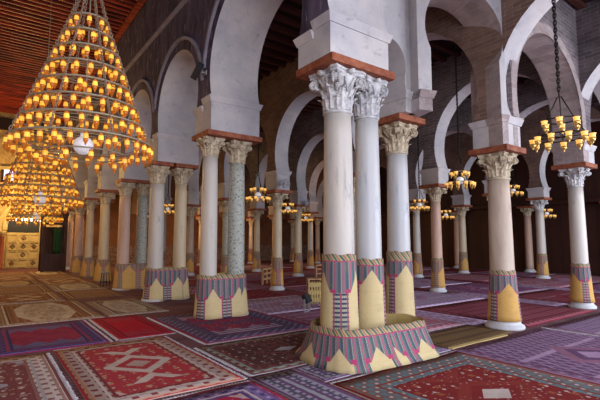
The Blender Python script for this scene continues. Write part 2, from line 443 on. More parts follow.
    return struct(link(name, bm, [side, soff, M['mould']]))

slab_n = [10]
def slab(x0, x1, y0, y1, z, h=0.11):
    bm = bmesh.new(); box(bm, (x0, y0, z), (x1, y1, z+h), bevel=0.015)
    slab_n[0] += 1; struct(link('trim_%d' % slab_n[0], bm, M['slab']))

# ------------------------------------------------------------ column builder
cap_cache = {}
def cap_mesh(r, h, wd, seed=0):
    """Corinthian capital, neck radius r, height h, abacus half width wd"""
    rnd = random.Random(seed); bm = bmesh.new()
    ab = h*0.13
    def bell(t): return r*(0.94+0.10*t+0.42*t**3)
    lathe(bm, [(r*0.95, 0), (r*1.10, 0.012), (r*1.12, 0.03), (r*1.02, 0.05)]+[(bell(t/8), 0.05+(h-ab-0.05)*t/8) for t in range(9)], 28)
    def leaf(ang, z0, H, W, out):
        n_l, n_w = 8, 4; g = []
        for i in range(n_l+1):
            t = i/n_l; row = []
            z = z0+H*(1.18*t-0.30*t**5); rr = bell(min(1, max(0, (z-0.05)/(h-ab))))+0.018+out*(t**3.2)
            if t > 0.86: rr += out*0.12
            wd_ = W*(1.0-0.45*t*t)*(1+0.16*math.sin(t*17))*(0.35 if i == n_l else 1)
            for j in range(n_w+1):
                v = (j/n_w-0.5)*2; k = rr-abs(v)*0.25*W*(0.6+0.8*t)+(0.012 if j == 2 else 0)
                aa = ang+v*wd_/max(rr, 0.05); row.append(bm.verts.new((k*math.cos(aa), k*math.sin(aa), z-abs(v)*H*0.10*t)))
            g.append(row)
        for i in range(n_l):
            for j in range(n_w): bm.faces.new((g[i][j], g[i][j+1], g[i+1][j+1], g[i+1][j]))
        # back faces give the leaf thickness
        b = [[bm.verts.new((v.co.x*0.93, v.co.y*0.93, v.co.z-0.006)) for v in row] for row in g]
        for i in range(n_l):
            for j in range(n_w): bm.faces.new((b[i][j], b[i+1][j], b[i+1][j+1], b[i][j+1]))
        for i in range(n_l):
            for j in (0, n_w): bm.faces.new((g[i][j], g[i+1][j], b[i+1][j], b[i][j]))
        for j in range(n_w): bm.faces.new((g[n_l][j], g[n_l][j+1], b[n_l][j+1], b[n_l][j]))
    for k in range(8): leaf(k*PI/4+rnd.uniform(-.04, .04), 0.05, h*0.36*rnd.uniform(.92, 1.06), r*0.36, r*0.34)
    for k in range(8): leaf((k+.5)*PI/4+rnd.uniform(-.04, .04), 0.07, h*0.60*rnd.uniform(.94, 1.04), r*0.32, r*0.48)
    # corner volutes: curling stems under the abacus corners, plus small inner spirals
    for k in range(4):
        an = PI/4+k*PI/2; dr = Vector((math.cos(an), math.sin(an), 0)); tn = Vector((-dr.y, dr.x, 0))
        R0 = h*0.13; rc = wd*1.22-R0*0.6
        c = dr*rc+Vector((0, 0, h-ab-R0*1.0))
        for sgn in (-1, 1):
            pts = []
            for i in range(20):
                t = i/19; a = PI*0.5+t*PI*3.0; rr = R0*(1-0.75*t)
                pts.append(c+dr*(rr*-math.cos(a-PI))*1.0+Vector((0, 0, rr*math.sin(a)))+tn*(sgn*(0.035+0.02*t)))
            for a_, b_ in zip(pts, pts[1:]): tube(bm, a_, b_, R0*0.24, 5)
        tube(bm, dr*(r*1.15)+Vector((0, 0, h*0.50)), dr*(rc*0.92)+Vector((0, 0, h-ab-R0*0.25)), r*0.10, 6, r*0.16)
        tube(bm, c-tn*0.05, c+tn*0.05, R0*0.75, 10)
        am = k*PI/2; dm = Vector((math.cos(am), math.sin(am), 0)); tm = Vector((-dm.y, dm.x, 0))
        for sgn in (-1, 1):
            tube(bm, dm*(r*1.05)+Vector((0, 0, h*0.5)), dm*(wd*0.84)+tm*(sgn*wd*0.28)+Vector((0, 0, h*0.80)), r*0.06, 5, r*0.11)
        lathe_c = dm*(wd*0.93)+Vector((0, 0, h-ab*0.6))
        tube(bm, lathe_c-dm*0.04, lathe_c+dm*0.05, h*0.085, 8, h*0.05)
    # abacus with concave sides
    for z0, z1, s in ((h-ab, h-ab*0.45, 0.95), (h-ab*0.45, h, 1.0)):
        pts = []
        for k in range(4):
            a = -PI/4+k*PI/2; c0 = Vector((math.cos(a), math.sin(a)))*wd*1.36*s; a2 = a+PI/2; c1 = Vector((math.cos(a2), math.sin(a2)))*wd*1.36*s
            mn = Vector((math.cos(a+PI/4), math.sin(a+PI/4)))
            tn = (c1-c0).normalized()
            for i in range(8):
                t = i/8; q = c0.lerp(c1, 0.05+0.90*t); q = q-mn*(wd*0.15*math.sin(PI*min(1, t*1.14)))
                pts.append(q)
        A = [bm.verts.new((q.x, q.y, z0)) for q in pts]; B = [bm.verts.new((q.x, q.y, z1)) for q in pts]
        for i in range(len(pts)): bm.faces.new((A[i], A[(i+1) % len(pts)], B[(i+1) % len(pts)], B[i]))
        bm.faces.new(A[::-1]); bm.faces.new(B)
    for v in bm.verts:
        v.co += Vector((rnd.uniform(-1, 1), rnd.uniform(-1, 1), rnd.uniform(-.5, .5)))*0.004
        v.co.z = min(max(v.co.z, 0), h)
    me = bpy.data.meshes.new('capital'); bm.normal_update(); bm.to_mesh(me); bm.free()
    return me
def plain_cap_mesh(r, h, wd):
    bm = bmesh.new()
    lathe(bm, [(r*0.95, 0), (r*1.1, 0.02), (r*1.0, 0.05), (r*1.05, h*0.4), (r*1.25, h*0.7), (r*1.45, h*0.8)], 24)
    for k in range(12):
        a = 2*PI*k/12; c, s = math.cos(a), math.sin(a)
        tube(bm, (c*r*1.0, s*r*1.0, 0.06), (c*r*1.28, s*r*1.28, h*0.72), r*0.15, 6, r*0.20)
    box(bm, (-wd, -wd, h*0.78), (wd, wd, h), bevel=0.012)
    me = bpy.data.meshes.new('capital'); bm.normal_update(); bm.to_mesh(me); bm.free(); return me

def column(x, y, ztop, r, hcap, wd, shaft, cap, label, group=None, base=0.0, style='cor', seed=0, taper=0.88):
    """column whose capital carries a slab at height ztop"""
    t = thing('column', label, 'column', (x, y, 0), 0, group)
    z0 = 0.0
    bm = bmesh.new(); rb = r*1.42
    bh = 0.14
    lathe(bm, [(rb*1.1, 0.0), (rb*1.12, 0.03), (rb*1.08, 0.06), (rb*0.93, 0.09), (rb*0.88, 0.11), (rb*0.92, 0.13), (r*1.12, bh+0.01), (r*1.05, bh+0.03)], 28)
    link('base', bm, M['base'], t)
    zt = ztop-hcap
    bm = bmesh.new(); prof = []
    for i in range(13):
        q = i/12; prof.append((r*(1-(1-taper)*q**1.6)*(1.0+0.01*math.sin(q*PI)), bh+0.03+(zt-bh-0.03)*q))
    lathe(bm, prof, 32); link('shaft', bm, SH[shaft], t)
    rt = r*taper
    key = (round(rt, 2), round(hcap, 2), round(wd, 2), style, seed)
    if key not in cap_cache: cap_cache[key] = cap_mesh(rt, hcap, wd, seed) if style == 'cor' else plain_cap_mesh(rt, hcap, wd)
    me = cap_cache[key]
    if len(me.materials) and me.materials[0] != CP[cap]:
        me = me.copy(); me.materials.clear()
    if not len(me.materials): me.materials.append(CP[cap])
    o = bpy.data.objects.new('capital', me); COL.objects.link(o); o.parent = t; o.location = (0, 0, zt)
    return t

# ------------------------------------------------------------ mats wrapped around columns
def wrap(label, outline_bot, outline_top, z0, z1, mat, name='woven_mat', group=None, n_z=8, u0=0.0, wob=0.006, cat='mat'):
    """closed band of matting, UV in metres along the outline"""
    bm = bmesh.new(); uvl = bm.loops.layers.uv.new('UVMap')
    n = len(outline_bot); U = [0.0]
    for i in range(n):
        a, b = Vector(outline_bot[i]), Vector(outline_bot[(i+1) % n]); U.append(U[-1]+(b-a).length)
    tot = U[-1]
    cx = sum(p[0] for p in outline_bot)/n; cy = sum(p[1] for p in outline_bot)/n
    g, gi = [], []
    for k in range(n_z+1):
        t = k/n_z; e = t**0.7; row, ri = [], []
        for i in range(n):
            x = outline_bot[i][0]*(1-e)+outline_top[i][0]*e; y = outline_bot[i][1]*(1-e)+outline_top[i][1]*e
            wv = 1+wob*math.sin(i*1.7+k*0.6)*(1-t*0.5)
            zz = z0+(z1-z0)*t+(0.010*math.sin(i*0.9) if k == n_z else 0)
            X, Y = cx+(x-cx)*wv, cy+(y-cy)*wv
            row.append(bm.verts.new((X, Y, zz)))
            dd = Vector((X-cx, Y-cy)); dl = dd.length; dd = dd*((dl-0.008)/dl)
            ri.append(bm.verts.new((cx+dd.x, cy+dd.y, zz)))
        g.append(row); gi.append(ri)
    for k in range(n_z):
        for i in range(n):
            j = (i+1) % n; f = bm.faces.new((g[k][i], g[k][j], g[k+1][j], g[k+1][i])); f.smooth = True
            zz = [z0+(z1-z0)*k/n_z, z0+(z1-z0)*k/n_z, z0+(z1-z0)*(k+1)/n_z, z0+(z1-z0)*(k+1)/n_z]
            for lp, uu, zv in zip(f.loops, (U[i], U[i+1], U[i+1], U[i]), zz): lp[uvl].uv = (uu+u0, zv)
            bm.faces.new((gi[k][i], gi[k+1][i], gi[k+1][j], gi[k][j])).material_index = 1
    for i in range(n):
        j = (i+1) % n
        bm.faces.new((g[n_z][i], g[n_z][j], gi[n_z][j], gi[n_z][i])); bm.faces.new((g[0][i], gi[0][i], gi[0][j], g[0][j]))
    o = link(name, bm, [mat, M['straw']]); tag(o, label, cat, group); return o
def smooth_loop(pts, it=3):
    for _ in range(it):
        q = []
        for a, b in zip(pts, pts[1:]+pts[:1]):
            q += [(a[0]*.75+b[0]*.25, a[1]*.75+b[1]*.25), (a[0]*.25+b[0]*.75, a[1]*.25+b[1]*.75)]
        pts = q
    return pts
def circ(x, y, r, n=40, ph=0.0): return [(x+r*math.cos(2*PI*i/n+ph), y+r*math.sin(2*PI*i/n+ph)) for i in range(n)]
def stadium(x0, x1, y, r, n=14, ry=None):
    ry = ry or r; pts = []
    for i in range(n+1):
        a = -PI/2+PI*i/n; pts.append((x1+r*math.cos(a), y+ry*math.sin(a)))
    m = 6
    for i in range(1, m): pts.append((x1+(x0-x1)*i/m, y+ry))
    for i in range(n+1):
        a = PI/2+PI*i/n; pts.append((x0+r*math.cos(a), y+ry*math.sin(a)))
    for i in range(1, m): pts.append((x0+(x1-x0)*i/m, y-ry))
    return pts
def rrect(x0, x1, y0, y1, r, m=7, n=8):
    pts = []; cs = [(x1-r, y0+r, -PI/2), (x1-r, y1-r, 0), (x0+r, y1-r, PI/2), (x0+r, y0+r, PI)]
    for k, (cx, cy, a0) in enumerate(cs):
        for i in range(n+1): a = a0+PI/2*i/n; pts.append((cx+r*math.cos(a), cy+r*math.sin(a)))
        nx = cs[(k+1) % 4]; p = Vector(pts[-1]); a = nx[2]; q = Vector((nx[0]+r*math.cos(a), nx[1]+r*math.sin(a)))
        for i in range(1, m): pts.append(tuple(p.lerp(q, i/m)))
    return pts

# ============================================================ nave arcade
WT = 7.6
AX = 3.95
NV = [ # y, slab z, wall x0, x1, pier half length, moulding z, columns [(x, y, r, hcap, shaft, cap, style)]
 (4.84, 4.20, 3.88, 5.10, 0.38, 4.90),
 (8.80, 3.92, 3.80, 5.00, 0.40, 4.66),
 (12.2, 3.76, 3.80, 5.00, 0.36, 4.62),
 (15.6, 3.66, 3.80, 5.00, 0.36, 4.50),
 (19.1, 3.64, 3.80, 5.00, 0.34, 4.45),
 (21.9, 3.52, 3.80, 5.00, 0.32, 4.40),
 (25.0, 3.46, 3.80, 5.00, 0.32, 4.40),
 (28.4, 3.46, 3.80, 5.00, 0.32, 4.40)]
mould = [(1.86, 1.94, 0.05, 0), ]
def nave_bay(a, b, zb0, zb1, zs, h0, h1, x0a=3.8, x1a=5.0, R=1.45):
    L = b-a
    rr = [(R+0.24, R+0.31, 0.06, 2)]
    # bay runs along +Y: right-hand normal is +X, so th offsets are measured from x = 0
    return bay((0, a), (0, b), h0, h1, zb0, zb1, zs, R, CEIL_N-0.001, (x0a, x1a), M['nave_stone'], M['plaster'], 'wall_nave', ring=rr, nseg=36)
nave_bay(1.0, 4.84, 4.31, 4.31, 4.90, 0.38, 0.38, 3.84, 5.05, 1.62)
for (a, b) in zip(NV, NV[1:]):
    L = b[0]-a[0]; hw = (L-a[4]-b[4])/2
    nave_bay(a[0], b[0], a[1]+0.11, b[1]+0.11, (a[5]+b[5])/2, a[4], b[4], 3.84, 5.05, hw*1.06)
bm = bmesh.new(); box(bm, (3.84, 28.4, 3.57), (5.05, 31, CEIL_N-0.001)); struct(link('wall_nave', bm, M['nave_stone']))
bm = bmesh.new(); box(bm, (3.76, 1.0, 7.62), (3.84, 30.7, 7.72), bevel=0.02); struct(link('trim_7', bm, M['mould']))
slab(3.84, 5.16, 4.42, 5.30, 4.20, 0.12)
slab(3.76, 5.11, 8.35, 9.25, 3.92)
slab(3.70, 4.30, 11.82, 12.6, 3.76); slab(4.38, 5.05, 11.82, 12.6, 3.76)
slab(3.72, 5.05, 15.2, 16.0, 3.66)
for yy, zz in ((19.1, 3.64), (21.9, 3.52), (25.0, 3.46), (28.4, 3.46)): slab(3.72, 5.05, yy-0.38, yy+0.38, zz)

G_N = None
column(4.27, 4.80, 4.20, 0.235, 0.66, 0.34, 'white', 'white', 'tall white marble column with crisp leafy white capital, left one of the nearest group', base=1, seed=1)
column(4.87, 4.78, 4.20, 0.205, 0.64, 0.27, 'bluish', 'weathered', 'white column with worn grey lacy capital, middle one of the nearest group', base=1, seed=2)
column(6.28, 5.38, 3.83, 0.215, 0.56, 0.31, 'bluish', 'cream', 'bluish veined column with cream leafy capital, right one of the nearest group', base=1, seed=3)
column(4.02, 8.78, 3.92, 0.185, 0.42, 0.26, 'white', 'cream', 'smooth white marble column beside the grey-green speckled one, second nave pier', seed=4)
column(4.69, 8.78, 3.92, 0.195, 0.50, 0.27, 'green', 'cream', 'large grey-green speckled stone column of the second nave pier', seed=5)
column(3.98, 12.2, 3.76, 0.215, 0.50, 0.27, 'white', 'cream', 'left cream-white column of the third nave pier, under its own red slab', seed=6)
column(4.68, 12.2, 3.76, 0.185, 0.48, 0.27, 'cream', 'cream', 'right cream column of the third nave pier, under its own red slab', seed=7)
column(3.98, 15.6, 3.66, 0.20, 0.46, 0.27, 'pink', 'cream', 'pinkish column beside a thinner green one, fourth nave pier', seed=8)
column(4.58, 15.6, 3.66, 0.19, 0.40, 0.25, 'green', 'cream', 'dull green column half hidden in the fourth nave pier', seed=9)
column(4.10, 19.1, 3.64, 0.20, 0.46, 0.28, 'cream', 'cream', 'yellow-lit cream column of the fifth nave pier', seed=6)
column(4.05, 21.8, 3.52, 0.17, 0.44, 0.26, 'cream', 'cream', 'slim yellow-lit column of the sixth nave pier', seed=7)
column(4.13, 24.95, 3.46, 0.22, 0.44, 0.27, 'pink', 'cream', 'reddish stone column of the seventh nave pier, next to the dark wooden pulpit', seed=8)
column(4.2, 28.4, 3.46, 0.2, 0.44, 0.27, 'pink', 'cream', 'last reddish nave column before the golden wall', seed=9)

# transverse arches of the near row
bay((5.05, 5.10), (6.20, 5.20), 0.12, 0.30, 4.33, 3.94, 4.60, 0.4, CEIL_A-0.001, (-0.42, 0.32), M['plaster'], M['plaster'], 'wall_cross', zm=4.30)
bay((6.20, 5.22), (8.12, 4.66), 0.28, 0.14, 3.94, 3.47, 5.10, 0.90, CEIL_A-0.001, (-0.18, 0.60), M['plaster'], M['soffit'], 'wall_cross', zm=(4.28, 4.02))
bay((8.19, 4.45), (12.15, 4.58), 0.27, 0.36, 3.47, 3.59, 4.05, 1.74, CEIL_A-0.001, (-0.34, 0.34), M['grey_stone'], M['soffit'], 'wall_cross', ring=[(1.73, 1.98, 0.012, 1)])
bay((12.15, 4.58), (16.2, 4.6), 0.36, 0.36, 3.59, 3.47, 4.05, 1.75, CEIL_A-0.001, (-0.34, 0.34), M['grey_stone'], M['plaster'], 'wall_cross')
slab(5.88, 6.62, 4.96, 5.72, 3.83)

# ============================================================ aisle arcades (along the nave direction)
LINES = {
 8.19: [(-3.2, 3.36), (0.6, 3.36), (4.45, 3.36), (8.55, 3.34), (12.36, 3.27), (16.2, 3.30), (20.0, 3.30), (23.9, 3.30), (27.6, 3.30)],
 12.15: [(-3.2, 3.36), (0.6, 3.45), (4.58, 3.48), (8.8, 3.40), (12.6, 3.36), (16.55, 3.26), (20.35, 3.30), (24.2, 3.30), (27.8, 3.30)],
 16.2: [(0.6, 3.4), (4.6, 3.42), (8.9, 3.40), (12.8, 3.40), (16.8, 3.36), (20.8, 3.30), (24.8, 3.30), (28.0, 3.3)],
 20.15: [(0.6, 3.4), (4.8, 3.45), (9.1, 3.47), (13.0, 3.40), (17.0, 3.36), (21.0, 3.30), (25.0, 3.30), (28.2, 3.3)]}
stone_of = {8.19: 'brown_stone', 12.15: 'grey_stone', 16.2: 'grey_stone', 20.15: 'brown_stone'}
for X, rows in LINES.items():
    for (a, za), (b, zb) in zip(rows, rows[1:]):
        hw = (b-a)/2-0.34
        bay((0, a), (0, b), 0.34, 0.34, za+0.11, zb+0.11, 4.02, hw*1.07, CEIL_A-0.001, (X-0.27, X+0.27), M[stone_of[X]], M['plaster'], 'wall_aisle', nseg=30)
    b, zb = rows[-1]
    bm = bmesh.new(); box(bm, (X-0.27, b, zb+0.11), (X+0.27, 31, CEIL_A-0.001)); struct(link('wall_aisle', bm, M[stone_of[X]]))
    for (y, z) in rows:
        if y < 2: continue
        slab(X-0.37, X+0.37, y-0.40, y+0.40, z)
LINE_NAME = {8.19: 'first', 12.15: 'second', 16.2: 'third', 20.15: 'fourth'}
special = {
 (8.19, 4.45): ('beige', 'cream', 0.225, 'beige column with broad leafy capital in the right foreground, flared pale base'),
 (12.15, 4.58): ('white', 'white', 0.19, 'white column with volute capital at the right edge behind the near lamp cluster'),
 (12.15, 8.8): ('pink', 'cream', 0.175, 'pink shafted column with cream capital between the nearest group and the beige column'),
 (8.19, 12.36): ('cream', 'cream', 0.165, 'yellowish column carrying a small white wall fan, behind the second nave pier'),
 (20.15, 9.1): ('white', 'white', 0.19, 'distant white column right of the beige foreground column, on a wide pale plinth'),
 (20.15, 13.0): ('cream', 'cream', 0.19, 'distant cream column behind the pink one, wrapped in yellow mat'),
 (12.15, 16.55): ('cream', 'cream', 0.18, 'cream column left of the nearest group, in front of the low wooden rail'),
}
shafts = ['cream', 'white', 'beige', 'pink', 'cream', 'green']
ordn = ['', '', 'second', 'third', 'fourth', 'fifth', 'sixth', 'seventh', 'eighth', 'ninth']
aisle_cols = []
for X, rows in LINES.items():
    for i, (y, z) in enumerate(rows):
        if y < 2: continue
        if (X, y) in special: sh, cp, r, lab = special[(X, y)]
        else:
            sh = shafts[(i*3+int(X)) % 6]; cp = 'cream'; r = 0.168
            lab = '%s stone column, %s back along the %s aisle arcade from the nave' % ({'green': 'grey-green', 'pink': 'pinkish'}.get(sh, sh), ordn[i] if X < 13 else ordn[i+1], LINE_NAME[X])
        column(X, y, z, r, 0.46 if (X, y) != (8.19, 4.45) else 0.52, 0.30, sh, cp, lab, base=1, seed=(i % 3)+10, style='cor')
        aisle_cols.append((X, y, r, lab))
# columns standing against the right wall
for y in (7.4, 11.3, 15.6, 20): column(23.6, y, 3.4, 0.19, 0.42, 0.27, 'pink', 'cream', {7.4: 'dim column against the dark right wall, nearest one', 11.3: 'dim reddish column against the dark right wall, just left of the distant white column', 15.6: 'dim column against the dark right wall, third back', 20: 'dim column against the dark right wall, farthest one'}[y], base=1, seed=10)
for y in (7.4, 11.3, 15.6, 20): slab(23.25, 23.99, y-0.4, y+0.4, 3.4)
bm = bmesh.new(); box(bm, (23.35, -6, 3.51), (24.0, 31, 3.7)); struct(link('trim_8', bm, M['dark_wood']))

# ============================================================ matting
ST1, ST2 = (0.66, 0.54, 0.30), (0.52, 0.40, 0.20)
OC1, OC2 = (0.66, 0.40, 0.12), (0.50, 0.27, 0.07)
mA1 = material('mat_niches_tall', mat_weave(ST1, ST2, 0.66, 0.20, 1.46, 0.92, 1.22))
mA2 = material('mat_niches_tall_b', mat_weave(ST1, ST2, 0.62, 0.235, 1.38, 1.0, 1.22))
mB = material('mat_niches_pair', mat_weave(ST1, ST2, 0.62, 0.19, 0.93, 0.42, 0.64))
mSk = material('mat_niches_skirt', mat_weave(ST1, ST2, 0.64, 0.20, 0.50, 0.11, 0.27, ladder=False))
mP = material('mat_niches_ochre', mat_weave(OC1, OC2, 0.66, 0.24, 1.10, 0.66, 0.86))
mF = material('mat_niches_far', mat_weave(OC1, OC2, 0.62, 0.22, 1.08, 0.62, 0.82, fade=0.7))
wrap('tall straw mat with dark ladder strip in front, around the nearest left column', circ(4.27, 4.80, 0.30), circ(4.27, 4.80, 0.252), 0.16, 1.46, mA1, u0=0.10)
wrap('straw mat with one pointed niche around the middle column of the nearest group', circ(4.87, 4.78, 0.27), circ(4.87, 4.78, 0.222), 0.16, 1.38, mA2, u0=0.44)
wrap('straw mat with dark strip at its left around the right column of the nearest group', circ(6.28, 5.38, 0.28), circ(6.28, 5.38, 0.232), 0.16, 1.46, mA2, u0=0.33)
sk_b = [(4.2, 3.90), (5.0, 3.86), (5.46, 3.86), (5.66, 4.4), (5.50, 5.1), (4.7, 5.50), (3.9, 5.45), (3.60, 4.9), (3.60, 4.25), (3.78, 3.96)]
sk_t = [(4.22, 4.14), (4.95, 4.12), (5.38, 4.10), (5.56, 4.45), (5.36, 5.0), (4.7, 5.24), (4.1, 5.2), (3.80, 4.9), (3.80, 4.42), (3.92, 4.22)]
wrap('wide striped skirt mat with pale niches on the floor round the nearest columns', smooth_loop(sk_b), smooth_loop(sk_t), 0.02, 0.49, mSk, n_z=6, u0=0.35, wob=0.006)
def pair(x0, x1, y, r, zt, lab, u0, m=mB):
    wrap(lab, stadium(x0, x1, y, r+0.10, ry=r+0.12), stadium(x0, x1, y, r+0.035, ry=r+0.035), 0.02, zt, m, u0=u0)
pair(4.02, 4.69, 8.78, 0.20, 0.92, 'striped mat with two cream niches wrapped round the second nave pier', 0.17)
pair(3.98, 4.68, 12.2, 0.215, 0.90, 'striped mat with cream niches wrapped round the third nave pier', 0.10)
pair(3.98, 4.58, 15.6, 0.20, 0.88, 'striped mat with yellow niche wrapped round the fourth nave pier', 0.10, mF)
for x, y, r, lab, u in ((4.10, 19.1, 0.2, 'orange mat wrapped round the fifth nave pier, behind the small grey stool', 0.2), (4.05, 21.8, 0.17, 'orange mat wrapped round the sixth nave pier', 0.35), (4.13, 24.95, 0.22, 'orange mat wrapped round the seventh nave pier beside the dark pulpit', 0.5)):
    wrap(lab, circ(x, y, r+0.16), circ(x, y, r+0.06), 0.02, 0.9, mF, u0=u)
for k, (X, y, r, lab) in enumerate(aisle_cols):
    near = (X, y) in ((8.19, 4.45), (12.15, 4.58))
    l2 = 'ochre niche-patterned mat wrapped round the '+lab.split(' with ')[0].split(' carrying')[0].split(',')[0]
    if not near and (X, y) not in special: l2 = 'ochre mat round the '+lab.split(', ')[0].replace(' stone', '')+', '+lab.split(', ')[1].replace(' from the nave', '').replace('along', 'in').replace(' back in', ' in')
    wrap(l2, circ(X, y, r+(0.085 if near else 0.06)), circ(X, y, r+0.012), 0.15, 1.09, mP if near else mF, u0={(8.19, 4.45): 0.40, (12.15, 4.58): 0.25}.get((X, y), 0.13*k), group=None if (X, y) in special else 'mats round the far aisle columns')

# ============================================================ rugs
def rug_mat(name, W, L, kind, field, b1, b2, motif, med, acc, bw=0.28):
    def f():
        u, v, _ = sep(uvc())          # metres from the rug centre
        au, av = u.abs(), v.abs()
        de = N.m('MINIMUM', N.m('SUBTRACT', W/2, au), N.m('SUBTRACT', L/2, av))
        nz = noise(uvc(), 3, 4, 0.7); fine = noise(uvc(), 30, 3, 0.7)
        if kind == 'medallion':
            c = mix(((ping(u+v, 0.34)+ping(u-v, 0.34)).lt(0.42)), field, motif)
            c = mix((ping(u, 0.17)*ping(v, 0.21)).gt(0.72), c, acc)
            mu = (v*(2.0/L)).abs()
            cv = ping(v+L*0.0, L*0.36)          # chain of medallions
            dd = (au*(1.0/(W*0.30)))+ (1.0-cv)*0.95
            hexm = au.lt(W*0.26)*av.lt(L*0.30)
            c = mix(dd.lt(0.95)*hexm, c, med); c = mix(dd.lt(0.62)*hexm, c, field); c = mix(dd.lt(0.34)*hexm, c, acc)
            cor = (au*(2.0/W)+av*(2.0/L)).gt(1.32); c = mix(cor*0.8, c, med)
            c = mix(cor*((ping(u-v, 0.22)+ping(u+v, 0.22)).lt(0.6)), c, field)
        elif kind == 'hexagon':
            dd = au*(2.0/W)+av*(1.1/L)
            c = mix((ping(u, 0.12)*ping(v, 0.12)).gt(0.5), field, motif)
            c = mix(dd.lt(0.80)*au.lt(W*0.30), c, med); c = mix(dd.lt(0.6)*au.lt(W*0.22)*step(noise(uvc(), 9, 3), 0.45, 0.55)*0.6, c, acc)
        elif kind == 'lattice':
            a = ping(u+v*0.5, 0.16).lt(0.26).max(ping(u-v*0.5, 0.16).lt(0.26))
            c = mix(a, field, motif); c = mix(ping(v, 0.9).lt(0.10), c, acc)
            dd = au*(2.4/W)+av*(2.4/L); c = mix(dd.lt(0.55), c, med); c = mix(dd.lt(0.36), c, field); c = mix(dd.lt(0.2), c, acc)
        elif kind == 'stripes':
            a = ping(v, 0.34); c = mix(a.lt(0.3), field, motif); c = mix((a-0.6).abs().lt(0.10), c, acc)
            c = mix(ping(u+ping(v, 0.17)*0.08, 0.10).lt(0.35)*0.6, c, med)
        else:                                     # niche / sawtooth ends
            c = mix(step(nz, 0.45, 0.55), field, med)
            saw = (av-L*0.16).max(0.0); tri = ping(u, W*0.22)
            z = (tri*0.35+0.1).lt(saw*1.4); c = mix(z, c, motif); c = mix(z*ping(v, 0.13).lt(0.45), c, acc)
        # guard lines and borders
        inb = de.lt(bw); a_ = (au*(1.0/W)*2.0).gt(av*(1.0/L)*2.0)
        t = ping(u+v, 0.20); t2 = ping(u-v, 0.20); vo = voro(uvc(), 15)
        bc = mix((t+t2).lt(0.72), b1, b2); bc = mix((t*t2).gt(0.62), bc, acc)
        spk = N.m('SUBTRACT', 1.0, step(vo, 0.12, 0.24)); c = mix(spk*0.7, c, acc); bc = mix(spk*0.6, bc, med)
        c = mix(inb, c, bc)
        c = mix((de-bw).abs().lt(0.018), c, b2); c = mix((de-bw*0.80).abs().lt(0.016), c, med)
        c = mix((de-bw*0.22).abs().lt(0.016), c, motif); c = mix(de.lt(bw*0.12), c, field)
        c = mix(step(nz, 0.35, 0.75)*0.35, c, tuple(q*0.45 for q in field)); c = mix(fine*0.35, c, tuple(q*0.5 for q in b1))
        return c, fine, 0.35
    return material(name, f, rough=0.95, spec=0.1)
def rug(x0, x1, y0, y1, label, mat_args, fringe='', rot=0.0, th=0.012, group=None, along='y'):
    g_ = lambda ch: 0.064 if ch in fringe else 0.008
    x0 += g_('l'); x1 -= g_('r'); y0 += g_('b'); y1 -= g_('t')
    cx, cy = (x0+x1)/2, (y0+y1)/2; W, L = x1-x0, y1-y0
    bm = bmesh.new(); uvl = bm.loops.layers.uv.new('UVMap')
    nx, ny = 10, 12; rnd = random.Random(int(abs(cx)*31+abs(cy)*17)); g = []
    ph = rnd.uniform(0, 6)
    for j in range(ny+1):
        row = []
        for i in range(nx+1):
            s, t = i/nx-0.5, j/ny-0.5
            x = s*W+(0.006*math.sin(j*1.1+ph) if i in (0, nx) else 0); y = t*L+(0.006*math.sin(i*1.3+ph) if j in (0, ny) else 0)
            row.append(bm.verts.new((x, y, th+0.003*math.sin(i*0.9+j*0.7+ph))))
        g.append(row)
    for j in range(ny):
        for i in range(nx):
            f = bm.faces.new((g[j][i], g[j][i+1], g[j+1][i+1], g[j+1][i])); f.smooth = True
            for lp in f.loops:
                c = lp.vert.co; lp[uvl].uv = (c.x, c.y) if along == 'y' else (c.y, c.x)
    rim = [g[0][i] for i in range(nx+1)]+[g[j][nx] for j in range(1, ny+1)]+[g[ny][i] for i in range(nx-1, -1, -1)]+[g[j][0] for j in range(ny-1, 0, -1)]
    low = [bm.verts.new((v.co.x, v.co.y, 0.001)) for v in rim]; n = len(rim)
    for i in range(n): bm.faces.new((rim[i], low[i], low[(i+1) % n], rim[(i+1) % n]))
    bm.faces.new(low)
    ww, ll = (W, L) if along == 'y' else (L, W)
    m = rug_mat('rug_pattern', ww, ll, *mat_args)
    t = link('rug', bm, m); t.location = (cx, cy, 0); t.rotation_euler[2] = rot; tag(t, label, 'rug', group)
    for side in fringe:
        bm = bmesh.new(); ln = W if side in 'tb' else L; n_ = int(ln/0.02); sg = 1 if side in 'tr' else -1
        e0 = (L/2 if side in 'tb' else W/2)*sg
        def P(s_, o_, z): return (s_, o_, z) if side in 'tb' else (o_, s_, z)
        rows = []
        for i in range(n_+1):
            s_ = -ln/2+ln*i/n_; l = (rnd.uniform(0.045, 0.06) if i % 2 else 0.02)*sg
            rows.append([bm.verts.new(P(s_, o_, z)) for o_, z in ((e0+0.002*sg, 0.002), (e0+l, 0.002), (e0+l, th*0.8), (e0+0.002*sg, th))])
        for a_, b_ in zip(rows, rows[1:]):
            for j in range(4): bm.faces.new((a_[j], b_[j], b_[(j+1) % 4], a_[(j+1) % 4]))
        bm.faces.new(rows[0][::-1]); bm.faces.new(rows[-1]); bmesh.ops.recalc_face_normals(bm, faces=bm.faces)
        link('fringe', bm, M['fringe'], t)
    return t
RED, DRED, CRM, PUR, LIL, NVY, TEAL, GRY = (0.50, 0.014, 0.035), (0.20, 0.010, 0.018), (0.72, 0.60, 0.55), (0.20, 0.07, 0.20), (0.55, 0.36, 0.56), (0.035, 0.035, 0.12), (0.12, 0.26, 0.30), (0.46, 0.45, 0.50)
BRN, TAN, PNK, ORN = (0.22, 0.085, 0.045), (0.50, 0.36, 0.24), (0.55, 0.20, 0.26), (0.50, 0.22, 0.08)
